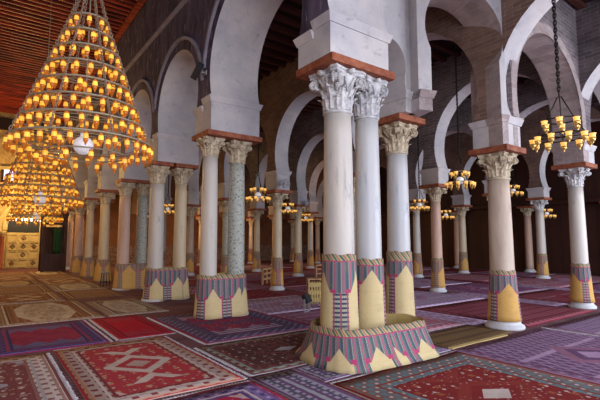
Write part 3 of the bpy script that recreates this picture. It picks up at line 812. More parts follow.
# nearest rows
rug(0.97, 2.70, 4.66, 7.60, 'large bright red rug with pale geometric medallions and cream border, front of the nave', ('medallion', RED, (0.50, 0.40, 0.36), DRED, (0.60, 0.28, 0.14), CRM, (0.55, 0.42, 0.36)), 'rt')
rug(-1.3, 0.93, 4.72, 7.45, 'dark red rug with cream end border, cut by the left edge of the photo', ('medallion', DRED, CRM, (0.30, 0.10, 0.10), (0.4, 0.2, 0.15), GRY, CRM), 'r')
rug(0.20, 1.87, 7.64, 10.06, 'blue and red rug with striped sawtooth end behind the large red rug', ('saw', (0.28, 0.02, 0.07), (0.10, 0.07, 0.22), NVY, (0.22, 0.16, 0.32), (0.36, 0.04, 0.08), (0.08, 0.09, 0.22)), 'r')
rug(-1.9, 0.2, 7.55, 10.0, 'purple blue patterned rug at the far left behind the near dark red one', ('saw', (0.16, 0.03, 0.10), (0.10, 0.08, 0.26), NVY, (0.24, 0.16, 0.34), (0.30, 0.04, 0.10), (0.10, 0.10, 0.26)), '')
rug(1.90, 2.92, 7.64, 10.06, 'plain bright crimson rug with pale left edge in front of the third nave pier', ('saw', RED, (0.30, 0.03, 0.05), DRED, (0.50, 0.04, 0.06), (0.50, 0.02, 0.05), (0.30, 0.04, 0.08), 0.16), 'lb')
rug(2.95, 5.28, 6.50, 9.6, 'dark blue violet rug with small red centre under the second nave pier', ('saw', (0.34, 0.02, 0.05), (0.13, 0.11, 0.20), (0.05, 0.045, 0.09), PUR, (0.10, 0.06, 0.14), GRY, 0.42), 'lb')
rug(2.72, 4.95, 4.72, 6.46, 'dark maroon rug with grey green border left of and behind the skirted columns', ('medallion', (0.10, 0.012, 0.014), (0.28, 0.33, 0.30), DRED, (0.20, 0.06, 0.04), (0.16, 0.03, 0.03), GRY, 0.20), 'l')
rug(3.34, 5.84, 4.02, 4.68, 'plum coloured rug lying under the skirted columns', ('lattice', PUR, (0.12, 0.10, 0.18), GRY, (0.40, 0.36, 0.46), PUR, GRY), '')
rug(0.6, 2.66, 2.0, 4.62, 'violet bordered red rug at the very bottom, below the large bright red one', ('medallion', RED, (0.22, 0.17, 0.40), (0.08, 0.05, 0.18), PUR, CRM, LIL), 't')
rug(2.70, 3.30, 1.2, 4.68, 'violet grey chequered rug at the bottom left of the skirted columns', ('lattice', PUR, (0.12, 0.10, 0.18), GRY, (0.40, 0.36, 0.46), PUR, GRY), '')
rug(3.34, 5.82, 1.3, 3.98, 'deep red rug with multicoloured floral border in front of the skirted columns', ('medallion', (0.26, 0.012, 0.012), (0.20, 0.16, 0.16), TEAL, (0.40, 0.10, 0.04), (0.30, 0.03, 0.02), CRM, 0.46), 't')
rug(5.86, 8.6, 1.2, 4.02, 'large purple woven mat with diagonal lattice at the lower right', ('lattice', (0.16, 0.07, 0.17), (0.28, 0.16, 0.28), (0.12, 0.05, 0.12), (0.40, 0.27, 0.40), (0.36, 0.16, 0.25), LIL, 0.14), '')
rug(8.66, 11.6, 1.4, 4.0, 'purple mat with a pink lozenge holding a pale rectangle, right side', ('lattice', (0.20, 0.10, 0.22), (0.36, 0.22, 0.34), (0.14, 0.06, 0.14), (0.44, 0.32, 0.46), (0.52, 0.24, 0.30), (0.5, 0.42, 0.5), 0.14), 'l')
rug(11.7, 15.0, 1.3, 4.1, 'blue violet lattice mat at the far right edge of the photo', ('lattice', (0.10, 0.08, 0.20), (0.30, 0.22, 0.36), (0.12, 0.08, 0.18), (0.42, 0.34, 0.52), (0.2, 0.14, 0.3), LIL, 0.14), '')
rug(5.88, 7.85, 4.12, 4.95, 'olive brown mat with dark dashes between the skirted group and the beige column', ('stripes', (0.17, 0.11, 0.055), (0.26, 0.18, 0.07), (0.10, 0.05, 0.03), (0.08, 0.04, 0.03), (0.24, 0.14, 0.07), (0.2, 0.1, 0.05), 0.06), '')
bm = bmesh.new(); box(bm, (5.88, 4.03, 0.001), (7.5, 4.11, 0.02)); 
tag(link('straw_strip', bm, material('yellow_straw', plaster((0.56, 0.42, 0.18), (0.46, 0.32, 0.12), (0.3, 0.2, 0.1), 4))), 'yellow straw mat edge showing beside the large purple mat', 'mat')
# first aisle beyond the nearest group
_pal = {
 'purple': ((0.17, 0.055, 0.14), (0.30, 0.14, 0.25), (0.12, 0.05, 0.10), (0.40, 0.24, 0.36), (0.40, 0.15, 0.24), (0.42, 0.30, 0.42)),
 'pink': ((0.34, 0.08, 0.12), (0.50, 0.24, 0.30), (0.24, 0.06, 0.10), (0.48, 0.26, 0.34), (0.50, 0.22, 0.26), (0.46, 0.34, 0.44)),
 'crimson': ((0.20, 0.014, 0.03), (0.26, 0.08, 0.10), (0.10, 0.02, 0.03), (0.34, 0.10, 0.14), (0.30, 0.04, 0.06), (0.34, 0.2, 0.24)),
 'lilac': ((0.30, 0.18, 0.32), (0.46, 0.34, 0.48), (0.18, 0.10, 0.22), (0.52, 0.40, 0.56), (0.44, 0.22, 0.34), (0.56, 0.46, 0.58)),
 'brown': ((0.16, 0.06, 0.035), (0.34, 0.20, 0.10), (0.12, 0.04, 0.03), (0.44, 0.28, 0.14), (0.50, 0.40, 0.26), (0.40, 0.26, 0.12)),
 'tan': ((0.34, 0.17, 0.08), (0.46, 0.32, 0.18), (0.18, 0.07, 0.04), (0.50, 0.36, 0.20), (0.58, 0.50, 0.36), (0.30, 0.12, 0.06)),
 'grey': ((0.22, 0.15, 0.12), (0.34, 0.26, 0.22), (0.12, 0.07, 0.06), (0.40, 0.32, 0.26), (0.50, 0.46, 0.42), (0.24, 0.10, 0.06))}
pal = {k: tuple(tuple(min(0.85, q*(1.3 if k in ('purple', 'lilac', 'pink') else 1.1)) for q in c) for c in v) for k, v in _pal.items()}
pal['brown'] = ((0.13, 0.045, 0.03), (0.30, 0.17, 0.11), (0.06, 0.025, 0.02), (0.40, 0.24, 0.16), (0.50, 0.40, 0.30), (0.30, 0.10, 0.06))
pal['tan'] = ((0.24, 0.09, 0.05), (0.42, 0.28, 0.19), (0.09, 0.035, 0.03), (0.46, 0.30, 0.20), (0.66, 0.58, 0.48), (0.22, 0.06, 0.04))
def auto(x0, x1, y0, y1, c, kind, label, group=None, fr='', along='y'):
    f, b1, b2, mo, md, ac = pal[c]; rug(x0, x1, y0, y1, label, (kind, f, b1, b2, mo, md, ac, 0.22), fr, group=group, along=along)
# nave rows towards the far wall
auto(0.35, 2.28, 10.15, 13.6, 'tan', 'hexagon', 'brown rug with a long pale hexagon in the middle of the nave', along='y', fr='b')
auto(2.36, 3.70, 10.15, 13.0, 'grey', 'hexagon', 'greyish rug with pale centre close in front of the third nave pier', fr='b')
auto(-1.9, 0.28, 10.15, 13.6, 'grey', 'medallion', 'grey brown rug at the left edge behind the blue ones', fr='')
nave_rows = [(13.7, 16.2), (16.3, 18.8), (18.9, 21.5), (21.6, 24.4), (24.5, 27.4)]
nn = ['first', 'second', 'third', 'fourth', 'last']
cc = ['grey', 'tan', 'brown', 'tan', 'brown', 'grey', 'tan', 'brown', 'tan', 'grey', 'tan', 'brown', 'tan', 'brown', 'tan']
for i, (a, b) in enumerate(nave_rows):
    for j, (x0, x1, nm) in enumerate(((-1.9, 0.2, 'left'), (0.28, 2.0, 'middle'), (2.08, 3.66, 'right'))):
        if i == 0 and j == 2: b_ = b-0.15
        auto(x0, x1, a, b, cc[i*3+j], ('hexagon', 'medallion', 'stripes')[(i+j) % 3], '%s rug, nave %s, %s row beyond the pale hexagon rug' % ({'grey': 'grey brown', 'tan': 'tan', 'brown': 'dark brown'}[cc[i*3+j]], nm, nn[i]), fr='b' if (i+j) % 2 else '')
# aisles
aisles = [(5.3, 7.85, 'first'), (8.6, 11.75, 'second'), (12.6, 15.8, 'third'), (16.65, 19.75, 'fourth'), (20.6, 23.2, 'fifth')]
acol = ['pink', 'purple', 'lilac', 'crimson', 'purple', 'lilac', 'pink', 'purple', 'crimson', 'lilac', 'purple', 'pink']
ak = 0
for ai, (x0, x1, an) in enumerate(aisles):
    ys = [5.0, 6.6, 8.3, 10.6, 13.0, 15.4, 17.8, 20.4, 23.4] if ai == 0 else [4.15 if ai < 3 else 3.0, 6.9, 9.8, 12.8, 15.8, 18.9, 22.0, 25.5]
    for i in range(len(ys)-1):
        y0, y1 = ys[i]+0.04, ys[i+1]-0.04
        c = acol[ak % 12]; ak += 1
        if ai == 0 and i > 2 : c = 'crimson' if i % 2 else 'purple'
        if ai == 1 and i > 2: c = ('crimson', 'purple', 'crimson', 'crimson', 'crimson')[i-3]
        auto(x0, x1, y0, y1, c, ('lattice', 'stripes', 'lattice', 'medallion')[(i+ai) % 4], '%s carpet on the floor of the %s side aisle, %s from the front' % (c, an, ['first', 'second', 'third', 'fourth', 'fifth', 'sixth', 'seventh', 'eighth'][i]), fr='b' if (i+ai) % 3 == 0 else '')
# strips between the columns of each aisle arcade
for X in (8.19, 12.15, 16.2, 20.15):
    rows = [r for r in LINES[X] if r[0] > 2]
    for i, ((a, _), (b, _)) in enumerate(zip(rows, rows[1:])):
        if i > 3: break
        auto(X-0.34, X+0.33, a+0.45, b-0.45, ('lilac', 'crimson', 'purple', 'pink')[(i+int(X)) % 4], 'stripes', 'narrow %s runner between columns %s of the %s aisle arcade' % (('lilac', 'crimson', 'purple', 'pink')[(i+int(X)) % 4], ('one and two', 'two and three', 'three and four', 'four and five')[i], LINE_NAME[X]))

# ============================================================ hanging lamps
def lamp_mesh(h=0.175, r=0.034):
    bm = bmesh.new()
    lathe(bm, [(r*0.80, h), (r*0.86, h*0.97), (r*0.90, h*0.86)], 10, mi=0, cap=True)
    lathe(bm, [(r*0.90, h*0.86), (r*1.0, h*0.70), (r*1.0, h*0.50)], 10, mi=1, cap=False)
    lathe(bm, [(r*1.0, h*0.50), (r*0.90, h*0.36), (r*0.60, h*0.22), (r*0.34, h*0.14), (r*0.34, h*0.09), (r*0.20, h*0.04), (0.004, 0)], 10, mi=0, cap=True)
    tube(bm, (r*0.7, 0, h), (r*0.25, 0, h+0.028), 0.004, 4); tube(bm, (-r*0.7, 0, h), (-r*0.25, 0, h+0.028), 0.004, 4)
    bmesh.ops.recalc_face_normals(bm, faces=bm.faces)
    me = bpy.data.meshes.new('glass_lamp'); bm.to_mesh(me); bm.free(); me.materials.append(M['amber']); me.materials.append(M['glow'])
    return me
nt = M['glow'].node_tree; oi = nt.nodes.new('ShaderNodeObjectInfo'); cr = nt.nodes.new('ShaderNodeValToRGB')
cr.color_ramp.elements[0].color = (0.75, 0.20, 0.01, 1); cr.color_ramp.elements[1].color = (1.0, 0.52, 0.05, 1); cr.color_ramp.elements[1].position = 0.75
nt.links.new(oi.outputs['Random'], cr.inputs[0]); nt.links.new(cr.outputs[0], nt.nodes['Principled BSDF'].inputs['Emission Color'])
LM = lamp_mesh()
def big_chandelier(loc, label):
    t = thing('chandelier', label, 'chandelier', loc, 0, 'great conical chandeliers along the nave')
    nR = 8; H = 1.93; spots = []
    Rs = [0.97-(0.97-0.27)*(i/(nR-1))**0.95 for i in range(nR)]
    for i in range(nR):
        z = H*i/(nR-1); bm = bmesh.new(); torus(bm, Rs[i], 0.014 if i < 2 else 0.011, z, 64, 6)
        wd_ = 0.075 if i == 0 else 0.035; lathe(bm, [(Rs[i], z-0.012), (Rs[i]-wd_, z-0.012), (Rs[i]-wd_, z+0.004), (Rs[i], z+0.004), (Rs[i], z-0.012)], 64, cap=False)
        torus(bm, Rs[i]*0.80, 0.008, z, 48, 5)
        for k in range(8):
            a = 2*PI*k/8; tube(bm, (Rs[i]*0.80*math.cos(a), Rs[i]*0.80*math.sin(a), z), (Rs[i]*math.cos(a), Rs[i]*math.sin(a), z), 0.007, 4)
        rg = link('ring', bm, M['ring'], t)
        n = int(2*PI*Rs[i]/0.18)
        for k in range(n):
            a = 2*PI*(k+0.5*(i % 2))/n; spots.append(((Rs[i]-0.005)*math.cos(a), (Rs[i]-0.005)*math.sin(a), z-0.205, rg))
        n2 = int(2*PI*Rs[i]*0.80/0.55) if i < 5 else 0
        for k in range(n2):
            a = 2*PI*(k+0.3)/n2; spots.append((Rs[i]*0.80*math.cos(a), Rs[i]*0.80*math.sin(a), z-0.205, rg))
    # lower inner hoop
    bm = bmesh.new(); torus(bm, 0.60, 0.012, -0.16, 56, 6)
    for k in range(6):
        a = 2*PI*k/6; tube(bm, (0.6*math.cos(a), 0.6*math.sin(a), -0.16), (0.8*math.cos(a), 0.8*math.sin(a), 0), 0.006, 4)
    rg = link('ring', bm, M['ring'], t)
    for k in range(12):
        a = 2*PI*k/12; spots.append((0.6*math.cos(a), 0.6*math.sin(a), -0.365, rg))
    for k in range(8):
        a = 2*PI*(k+0.25)/8; bm = bmesh.new(); pts = [(Rs[i]*math.cos(a), Rs[i]*math.sin(a), H*i/(nR-1)) for i in range(nR)]+[(0.05*math.cos(a), 0.05*math.sin(a), H+0.75)]
        for p, q in zip(pts, pts[1:]): chain(bm, p, q, 0.055, 0.0065, 0.016)
        link('chain', bm, M['chain'], t)
    bm = bmesh.new(); tube(bm, (0, 0, 0.1), (0, 0, H+0.9), 0.012, 8); tube(bm, (0, 0, H+0.9), (0, 0, CEIL_N-loc[2]-0.13), 0.008, 6); link('stem', bm, M['ring'], t)
    bm = bmesh.new(); bmesh.ops.create_uvsphere(bm, u_segments=24, v_segments=14, radius=0.14, matrix=Matrix.Translation((0, 0, -0.02))); 
    tube(bm, (0, 0, 0.1), (0, 0, 0.18), 0.05, 10); link('glass_globe', bm, M['globe'], t, smooth=True)
    L = Vector(loc); C = Vector((0, 0, 1.65)); spots.sort(key=lambda p: (L+Vector(p[:3])-C).length)
    for p in spots[:100]:
        o = bpy.data.objects.new('glass_lamp', LM); COL.objects.link(o); o.parent = p[3]; o.location = p[:3]; o.rotation_euler[2] = math.atan2(p[1], p[0])
    bm = bmesh.new()
    for p in spots[100:]:
        b2 = bmesh.new(); b2.from_mesh(LM); bmesh.ops.translate(b2, verts=b2.verts, vec=p[:3]); tmp = bpy.data.meshes.new('tmp'); b2.to_mesh(tmp); b2.free(); bm.from_mesh(tmp); bpy.data.meshes.remove(tmp)
    o = link('glass_lamp', bm, [M['amber'], M['glow']], t); o['kind'] = 'stuff'
    return t
ch = big_chandelier((1.17, 7.05, 3.10), 'huge conical tiered chandelier of amber glass lamps hanging nearest, upper left')
dup(ch, (1.17, 12.7, 2.72), 0.2, 'second tiered amber chandelier, mostly below and behind the nearest one')
dup(ch, (1.75, 20.3, 2.62), 0.4, 'farthest and lowest tiered amber chandelier, in front of the golden wall')

def small_chandelier(loc, label, globe=True, zc=CEIL_A, met='ring', big=0.8):
    hz = 0.75 if not globe else 0.8
    t = thing('hanging_lamp', label, 'chandelier', loc, random.uniform(0, 1), 'small two-tier lamps in the aisles')
    m = M['iron']
    bm = bmesh.new(); torus(bm, 0.42*big, 0.012, 0, 36, 6)
    for k in range(4):
        a = PI*k/4; tube(bm, (-0.42*big*math.cos(a), -0.42*big*math.sin(a), 0), (0.42*big*math.cos(a), 0.42*big*math.sin(a), 0), 0.007, 4)
    r1 = link('ring', bm, m if not globe else M['ring'], t)
    bm = bmesh.new(); torus(bm, 0.24*big, 0.011, 0.36*hz, 28, 6); tube(bm, (-0.24*big, 0, 0.36*hz), (0.24*big, 0, 0.36*hz), 0.007, 4); r2 = link('ring', bm, m if not globe else M['ring'], t)
    for k in range(3):
        a = 2*PI*k/3; bm = bmesh.new()
        pts = [(0.40*big*math.cos(a), 0.40*big*math.sin(a), 0), (0.23*big*math.cos(a), 0.23*big*math.sin(a), 0.36*hz), (0.03*math.cos(a), 0.03*math.sin(a), 0.86*hz)]
        for p, q in zip(pts, pts[1:]): tube(bm, p, q, 0.010, 5)
        link('arm', bm, m, t)
    bm = bmesh.new(); mt = Matrix.Translation((0, 0, 0.86*hz+0.05)) @ Matrix.Rotation(PI/2, 4, 'X'); torus(bm, 0.055, 0.012, 0, 18, 6, mat=mt)
    chain(bm, (0, 0, 0.86*hz+0.11), (0, 0, zc+0.02-loc[2]), 0.075, 0.010, 0.022); link('chain', bm, m, t)
    if globe:
        bm = bmesh.new(); bmesh.ops.create_uvsphere(bm, u_segments=18, v_segments=10, radius=0.10, matrix=Matrix.Translation((0, 0, 0.06))); link('glass_globe', bm, M['globe'], t, smooth=True)
        bm = bmesh.new(); tube(bm, (0, 0, 0.17), (0, 0, 0.36*hz), 0.02, 6); link('stem', bm, m, t)
    for n, R, z, rg in ((11, 0.44*big, -0.17, r1), (6, 0.27*big, 0.36*hz-0.17, r2)):
        for k in range(n):
            a = 2*PI*k/n; o = bpy.data.objects.new('glass_lamp', LM2); COL.objects.link(o); o.parent = rg
            o.location = (R*math.cos(a), R*math.sin(a), z); o.rotation_euler[2] = a
    return t
def lamp2():
    bm = bmesh.new(); h, r = 0.16, 0.046
    lathe(bm, [(r*1.15, h), (r*1.0, h*0.93), (r*0.85, h*0.80), (r*0.98, h*0.60)], 12, mi=1)
    lathe(bm, [(r*0.98, h*0.60), (r*0.9, h*0.42), (r*0.5, h*0.22), (r*0.22, h*0.12), (r*0.26, h*0.07), (0.004, 0)], 12, mi=0)
    tube(bm, (0, 0, h*0.9), (-0.03, 0, h+0.03), 0.006, 4)
    bmesh.ops.recalc_face_normals(bm, faces=bm.faces)
    me = bpy.data.meshes.new('glass_lamp'); bm.to_mesh(me); bm.free(); me.materials.append(M['brass_cup']); me.materials.append(M['glow2']); return me
M['glow2'] = material('dim_lit_glass', (0.85, 0.50, 0.14), rough=0.25, emis=((1.0, 0.50, 0.10), 0.45))
LM2 = lamp2()
near = small_chandelier((7.27, 2.89, 3.28), 'black iron two-tier hanging lamp with golden glass cups, at the upper right', globe=False, big=0.92)
src = small_chandelier((10.2, 6.6, 3.20), 'two-tier lamp ring with white globe hanging right of the pink column')
for loc, lab in (((14.4, 11.2, 3.05), 'lamp ring with globe left of the pink column, over the third aisle'),
                 ((18.0, 9.15, 3.70), 'small lamp ring hanging just right of the beige foreground column'),
                 ((6.95, 11.6, 3.02), 'lamp ring hanging right beside the grey-green speckled column'),
                 ((10.4, 14.9, 2.95), 'lamp ring behind the column with the wall fan, over the second aisle'),
                 ((14.4, 18.9, 2.85), 'farthest lamp ring left of the nearest columns, over the third aisle'),
                 ((18.2, 12.6, 2.85), 'low lamp ring in the dark behind the distant cream column'),
                 ((22.0, 9.6, 2.9), 'dim lamp ring before the dark right wall'),
                 ((6.7, 19.0, 3.0), 'lamp ring seen between the third and second nave piers')):
    small_chandelier(loc, lab)

# ============================================================ far end of the nave
# mihrab: carved marble lower panel, arch and flanking columns
t = thing('mihrab', 'carved pale marble prayer niche with dark arched head and red columns', 'prayer niche', (2.12, 30.98, 0))
bm = bmesh.new(); box(bm, (-0.86, -0.10, 0.02), (0.86, 0.0, 2.15))
for i in range(3):
    for j in range(4):
        x, z = -0.80+i*0.54, 0.10+j*0.50
        box(bm, (x, -0.14, z), (x+0.50, -0.10, z+0.04)); box(bm, (x, -0.14, z+0.42), (x+0.50, -0.10, z+0.46))
        box(bm, (x, -0.14, z+0.041), (x+0.04, -0.10, z+0.419)); box(bm, (x+0.46, -0.14, z+0.041), (x+0.50, -0.10, z+0.419))
link('panel', bm, M['pale_gold'], t)
for i in range(3):
    for j in range(4):
        if (i+j) % 2 == 0 or j == 2:
            bm = bmesh.new(); x, z = -0.80+i*0.54+0.13, 0.21+j*0.50; mt = Matrix.Translation((x+0.12, -0.12, z+0.12)) @ Matrix.Rotation(PI/2, 4, 'X')
            torus(bm, 0.12, 0.025, 0, 4, 4, mat=mt); box(bm, (x+0.09, -0.13, z+0.09), (x+0.15, -0.10, z+0.15)); link('carved_roundel', bm, M['ochre_wall'], t)
bm = bmesh.new()
pts = [(0.84*math.cos(PI*i/24), 2.5+1.0*math.sin(PI*i/24)) for i in range(25)]
f0 = [bm.verts.new((x, -0.05, z)) for x, z in [(0.84, 2.16)]+pts+[(-0.84, 2.16)]]; f1 = [bm.verts.new((v.co.x, 0.0, v.co.z)) for v in f0]
bm.faces.new(f0); bm.faces.new(f1[::-1])
for i in range(len(f0)): bm.faces.new((f0[i], f1[i], f1[(i+1) % len(f0)], f0[(i+1) % len(f0)]))
bmesh.ops.recalc_face_normals(bm, faces=bm.faces)
link('niche_head', bm, M['black'], t)
bm = bmesh.new()
for (r0, r1, pr) in ((0.86, 1.10, 0.14), (1.12, 1.34, 0.08)):
    A = []
    for i in range(33):
        a = -0.25+(PI+0.5)*i/32; A.append([bm.verts.new((r*math.cos(a), yv, 2.55+r*1.08*math.sin(a))) for r, yv in ((r0, 0), (r0, -pr), (r1, -pr), (r1, 0))])
    for a, b in zip(A, A[1:]):
        for j in range(4): bm.faces.new((a[j], a[(j+1) % 4], b[(j+1) % 4], b[j]))
bmesh.ops.recalc_face_normals(bm, faces=bm.faces); link('arch', bm, M['pale_gold'], t)
for sx in (-1, 1):
    bm = bmesh.new(); lathe(bm, [(0.13, 0), (0.13, 0.08), (0.10, 0.12), (0.095, 1.9), (0.12, 1.96)], 14, center=(sx*1.08, -0.20)); 
    link('side_column', bm, M['redmarble'], t)
    bm = bmesh.new(); lathe(bm, [(0.10, 1.96), (0.17, 2.18), (0.17, 2.24)], 14, center=(sx*1.08, -0.20)); link('side_capital', bm, M['pale_gold'], t)
bm = bmesh.new()
for i in range(11): tube(bm, (-0.8+i*0.16, -0.30, 2.86), (-0.8+i*0.16, -0.30, 2.98), 0.045, 8, 0.03)
box(bm, (-0.86, -0.31, 2.98), (0.86, -0.29, 3.0)); tube(bm, (-0.8, -0.3, 3.0), (-0.8, -0.02, 3.1), 0.012); tube(bm, (0.8, -0.3, 3.0), (0.8, -0.02, 3.1), 0.012)
link('lamp_row', bm, material('bright_lamp_row', (1, 0.9, 0.6), emis=((1.0, 0.82, 0.45), 6.0)), t)
# carved blind arches on the golden wall
for i, (x, z, w_) in enumerate(((-0.4, 2.0, 0.7), (3.45, 2.2, 0.55), (1.3, 6.4, 0.8), (3.0, 6.4, 0.6), (-0.6, 6.4, 0.8))):
    bm = bmesh.new(); A = []
    for k in range(25):
        a = -0.2+(PI+0.4)*k/24; A.append([bm.verts.new((x+r*math.cos(a), yv, z+0.9+r*math.sin(a))) for r, yv in ((w_*0.8, 31), (w_*0.8, 30.9), (w_, 30.9), (w_, 31))])
    for a, b in zip(A, A[1:]):
        for j in range(4): bm.faces.new((a[j], a[(j+1) % 4], b[(j+1) % 4], b[j]))
    box(bm, (x-w_, 30.9, z-0.9), (x-w_*0.8, 31, z+0.7)); box(bm, (x+w_*0.8, 30.9, z-0.9), (x+w_, 31, z+0.7))
    bmesh.ops.recalc_face_normals(bm, faces=bm.faces); struct(link('trim_%d' % (60+i), bm, M['pale_gold']))
t = struct(bpy.data.objects.new('window_1', None)); COL.objects.link(t); t.location = (1.22, 30.93, 5.65)
bm = bmesh.new()
for a, b in (((-0.42, -0.05, -0.5), (-0.30, 0.05, 0.5)), ((0.30, -0.05, -0.5), (0.42, 0.05, 0.5)), ((-0.299, -0.05, -0.5), (0.299, 0.05, -0.38)), ((-0.299, -0.05, 0.38), (0.299, 0.05, 0.5))): box(bm, a, b)
link('window_frame', bm, M['board'], t)
bm = bmesh.new(); box(bm, (-0.30, 0.0, -0.38), (0.30, 0.03, 0.38)); link('window_pane', bm, material('daylit_violet_glass', (0.6, 0.5, 0.7), emis=((0.72, 0.6, 0.95), 0.9)), t)
# wooden pulpit frame with green cloth
t = thing('pulpit', 'dark wooden pulpit frame with a hanging green cloth beside the reddish nave column', 'pulpit', (3.22, 27.0, 0.018))
bm = bmesh.new()
for x in (-0.52, 0.52):
    for y in (-0.5, 0.5): box(bm, (x-0.07, y-0.07, 0), (x+0.07, y+0.07, 3.0))
box(bm, (-0.62, -0.6, 3.0), (0.62, 0.6, 3.15)); box(bm, (-0.45, -0.53, 2.5), (0.45, -0.48, 2.62))
link('frame', bm, M['dark_wood'], t)
bm = bmesh.new(); box(bm, (-0.45, -0.55, 0.03), (0.45, -0.45, 0.95)); box(bm, (-0.45, 0.46, 0.03), (0.45, 0.5, 2.4)); link('front_panel', bm, M['dark_wood'], t)
bm = bmesh.new(); 
for k in range(5):
    x = -0.5+k*0.25; lathe(bm, [(0.10, 3.15), (0.10, 3.35), (0.02, 3.6)], 4, center=(x, -0.5))
link('crest', bm, M['gold'], t)
bm = bmesh.new(); A = []
for i in range(15):
    x = -0.05+i*0.026; yy = -0.44+0.03*math.sin(i*1.6); A.append([bm.verts.new((x-0.06*k/6*0, yy+0.0, 0.96+(2.3-0.96)*k/6)) for k in range(7)])
for a, b in zip(A, A[1:]):
    for k in range(6): bm.faces.new((a[k], b[k], b[k+1], a[k+1])).smooth = True
ext = bmesh.ops.extrude_face_region(bm, geom=bm.faces[:]); bmesh.ops.translate(bm, verts=[v for v in ext['geom'] if isinstance(v, bmesh.types.BMVert)], vec=(0, 0.015, 0))
link('green_cloth', bm, M['greencloth'], t)

# ============================================================ small objects
def rail(x0, y0, x1, y1, label, h=0.55):
    L = math.hypot(x1-x0, y1-y0); t = thing('wooden_rail', label, 'barrier', (x0, y0, 0.018), math.atan2(y1-y0, x1-x0))
    n = 4
    for i in range(n):
        bm = bmesh.new(); x = L*i/(n-1); box(bm, (x-0.03, -0.03, 0.0), (x+0.03, 0.03, h+0.05), bevel=0.006); link('post', bm, M['wood'], t)
    for z in (0.16, 0.36, h-0.02):
        bm = bmesh.new(); box(bm, (-0.05, -0.045, z), (L+0.05, -0.031, z+0.07)); link('crossbar', bm, M['wood'], t)
rail(8.62, 14.0, 9.75, 14.9, 'low pale wooden rail seen between the speckled column and the column with the fan')
rail(12.0, 15.0, 13.1, 15.0, 'low pale wooden rail just left of the nearest wrapped columns')
# wooden book stand with a tilted dark box in front
t = thing('book_stand', 'small carved pale wooden stand on the floor left of the nearest columns', 'stand', (6.73, 8.46, 0.0), -0.5)
for x in (-0.17, 0.17):
    for y in (-0.12, 0.12):
        bm = bmesh.new(); box(bm, (x-0.022, y-0.022, 0.013), (x+0.022, y+0.022, 0.70)); link('leg', bm, M['wood'], t)
bm = bmesh.new()
for z in (0.17, 0.35, 0.53):
    box(bm, (-0.147, -0.135, z), (0.147, -0.11, z+0.10)); box(bm, (-0.147, 0.11, z), (0.147, 0.135, z+0.10))
for x in (-0.185, 0.16): box(bm, (x, -0.097, 0.12), (x+0.025, 0.097, 0.66))
for k in range(4): lathe(bm, [(0.02, 0.12), (0.03, 0.3), (0.02, 0.66)], 8, center=(-0.10+k*0.066, -0.115))
link('lattice_side', bm, M['straw'], t)
bm = bmesh.new(); box(bm, (-0.20, -0.15, 0.70), (0.20, 0.15, 0.735), bevel=0.006); link('top', bm, M['wood'], t)
t = thing('floodlight', 'small black floodlight tilted on the floor beside the carved stand', 'lamp', (6.2, 8.1, 0.013), 0.5)
bm = bmesh.new(); box(bm, (-0.13, -0.05, -0.10), (0.13, 0.05, 0.10), bevel=0.01)
bmesh.ops.rotate(bm, verts=bm.verts, cent=(0, 0, 0), matrix=Matrix.Rotation(-0.5, 3, 'X')); bmesh.ops.translate(bm, verts=bm.verts, vec=(0, 0, 0.30)); link('housing', bm, M['black'], t)
bm = bmesh.new(); box(bm, (-0.15, -0.02, 0.0), (-0.135, 0.02, 0.30)); box(bm, (0.135, -0.02, 0.0), (0.15, 0.02, 0.30)); box(bm, (-0.1349, -0.02, 0.0), (0.1349, 0.02, 0.015)); link('bracket', bm, M['greymetal'], t)
# stool
t = thing('stool', 'small dark grey stool at the foot of the fourth nave pier', 'stool', (3.70, 16.8, 0.006), 0.3); t.scale = (0.65, 0.65, 1)
bm = bmesh.new(); box(bm, (-0.17, -0.14, 0.50), (0.17, 0.14, 0.54), bevel=0.01); link('seat', bm, M['greymetal'], t)
for x in (-1, 1):
    for y in (-1, 1):
        bm = bmesh.new(); tube(bm, (x*0.20, y*0.16, 0.013), (x*0.14, y*0.11, 0.50), 0.02, 6); link('leg', bm, M['black'], t)
bm = bmesh.new(); tube(bm, (-0.18, -0.14, 0.18), (0.18, -0.14, 0.18), 0.012); tube(bm, (-0.18, 0.14, 0.18), (0.18, 0.14, 0.18), 0.012); link('stretcher', bm, M['black'], t)
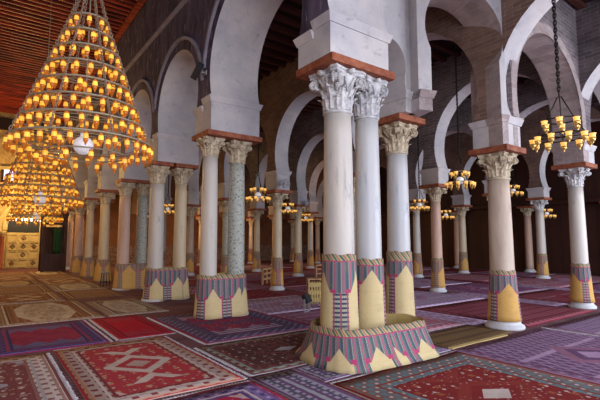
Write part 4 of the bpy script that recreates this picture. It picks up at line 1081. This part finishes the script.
# floodlight on the second pier
t = thing('floodlight', 'black floodlight bracketed to the nave wall above the second pier', 'lamp', (3.80, 8.62, 5.34), 0)
bm = bmesh.new(); box(bm, (-0.07, -0.17, -0.11), (0.07, 0.17, 0.11), bevel=0.012)
bmesh.ops.rotate(bm, verts=bm.verts, cent=(0, 0, 0), matrix=Matrix.Rotation(-0.45, 3, 'X') @ Matrix.Rotation(0.5, 3, 'Y')); bmesh.ops.translate(bm, verts=bm.verts, vec=(-0.20, 0, 0)); link('housing', bm, M['black'], t)
bm = bmesh.new(); tube(bm, (0, 0, 0.0), (-0.14, 0, 0.0), 0.015); box(bm, (-0.02, -0.05, -0.05), (0, 0.05, 0.05)); link('bracket', bm, M['greymetal'], t)
# wall fans
def fan(loc, rz, label):
    t = thing('wall_fan', label, 'fan', loc, rz, 'white fans on the aisle piers')
    R = Matrix.Rotation(PI/2, 4, 'X')
    bm = bmesh.new()
    for r in (0.17, 0.13, 0.09, 0.05): torus(bm, r, 0.006, 0.0, 24, 4, mat=Matrix.Translation((0, -0.30-0.05*(1-r/0.17), 0)) @ R)
    for k in range(16):
        a = 2*PI*k/16; tube(bm, (0.03*math.cos(a), -0.35, 0.03*math.sin(a)), (0.17*math.cos(a), -0.30, 0.17*math.sin(a)), 0.004, 4)
        tube(bm, (0.17*math.cos(a), -0.30, 0.17*math.sin(a)), (0.06*math.cos(a), -0.22, 0.06*math.sin(a)), 0.004, 4)
    link('cage', bm, M['greymetal'], t)
    for k in range(3):
        bm = bmesh.new(); a = 2*PI*k/3
        vs = [Vector((0.03, -0.295, -0.02)), Vector((0.14, -0.30, -0.05)), Vector((0.145, -0.27, 0.045)), Vector((0.03, -0.285, 0.03))]
        q = [bm.verts.new(Matrix.Rotation(a, 3, 'Y') @ v) for v in vs]; q2 = [bm.verts.new(v.co+Vector((0, 0.006, 0))) for v in q]
        bm.faces.new(q); bm.faces.new(q2[::-1])
        for i in range(4): bm.faces.new((q[i], q2[i], q2[(i+1) % 4], q[(i+1) % 4]))
        link('blade', bm, M['greymetal'], t)
    bm = bmesh.new(); tube(bm, (0, -0.30, 0), (0, -0.16, 0), 0.05, 12); link('motor', bm, M['greymetal'], t)
    bm = bmesh.new(); tube(bm, (0, -0.18, 0), (0, 0.0, -0.03), 0.018); box(bm, (-0.05, -0.02, -0.10), (0.05, 0.0, 0.06)); link('bracket', bm, M['greymetal'], t)
fan((8.12, 12.02, 3.56), -0.1, 'round white fan on the yellowish column pier behind the speckled column')
fan((12.25, 16.21, 3.42), -0.1, 'round pale fan on the pier next to the low rail, left of the nearest columns')
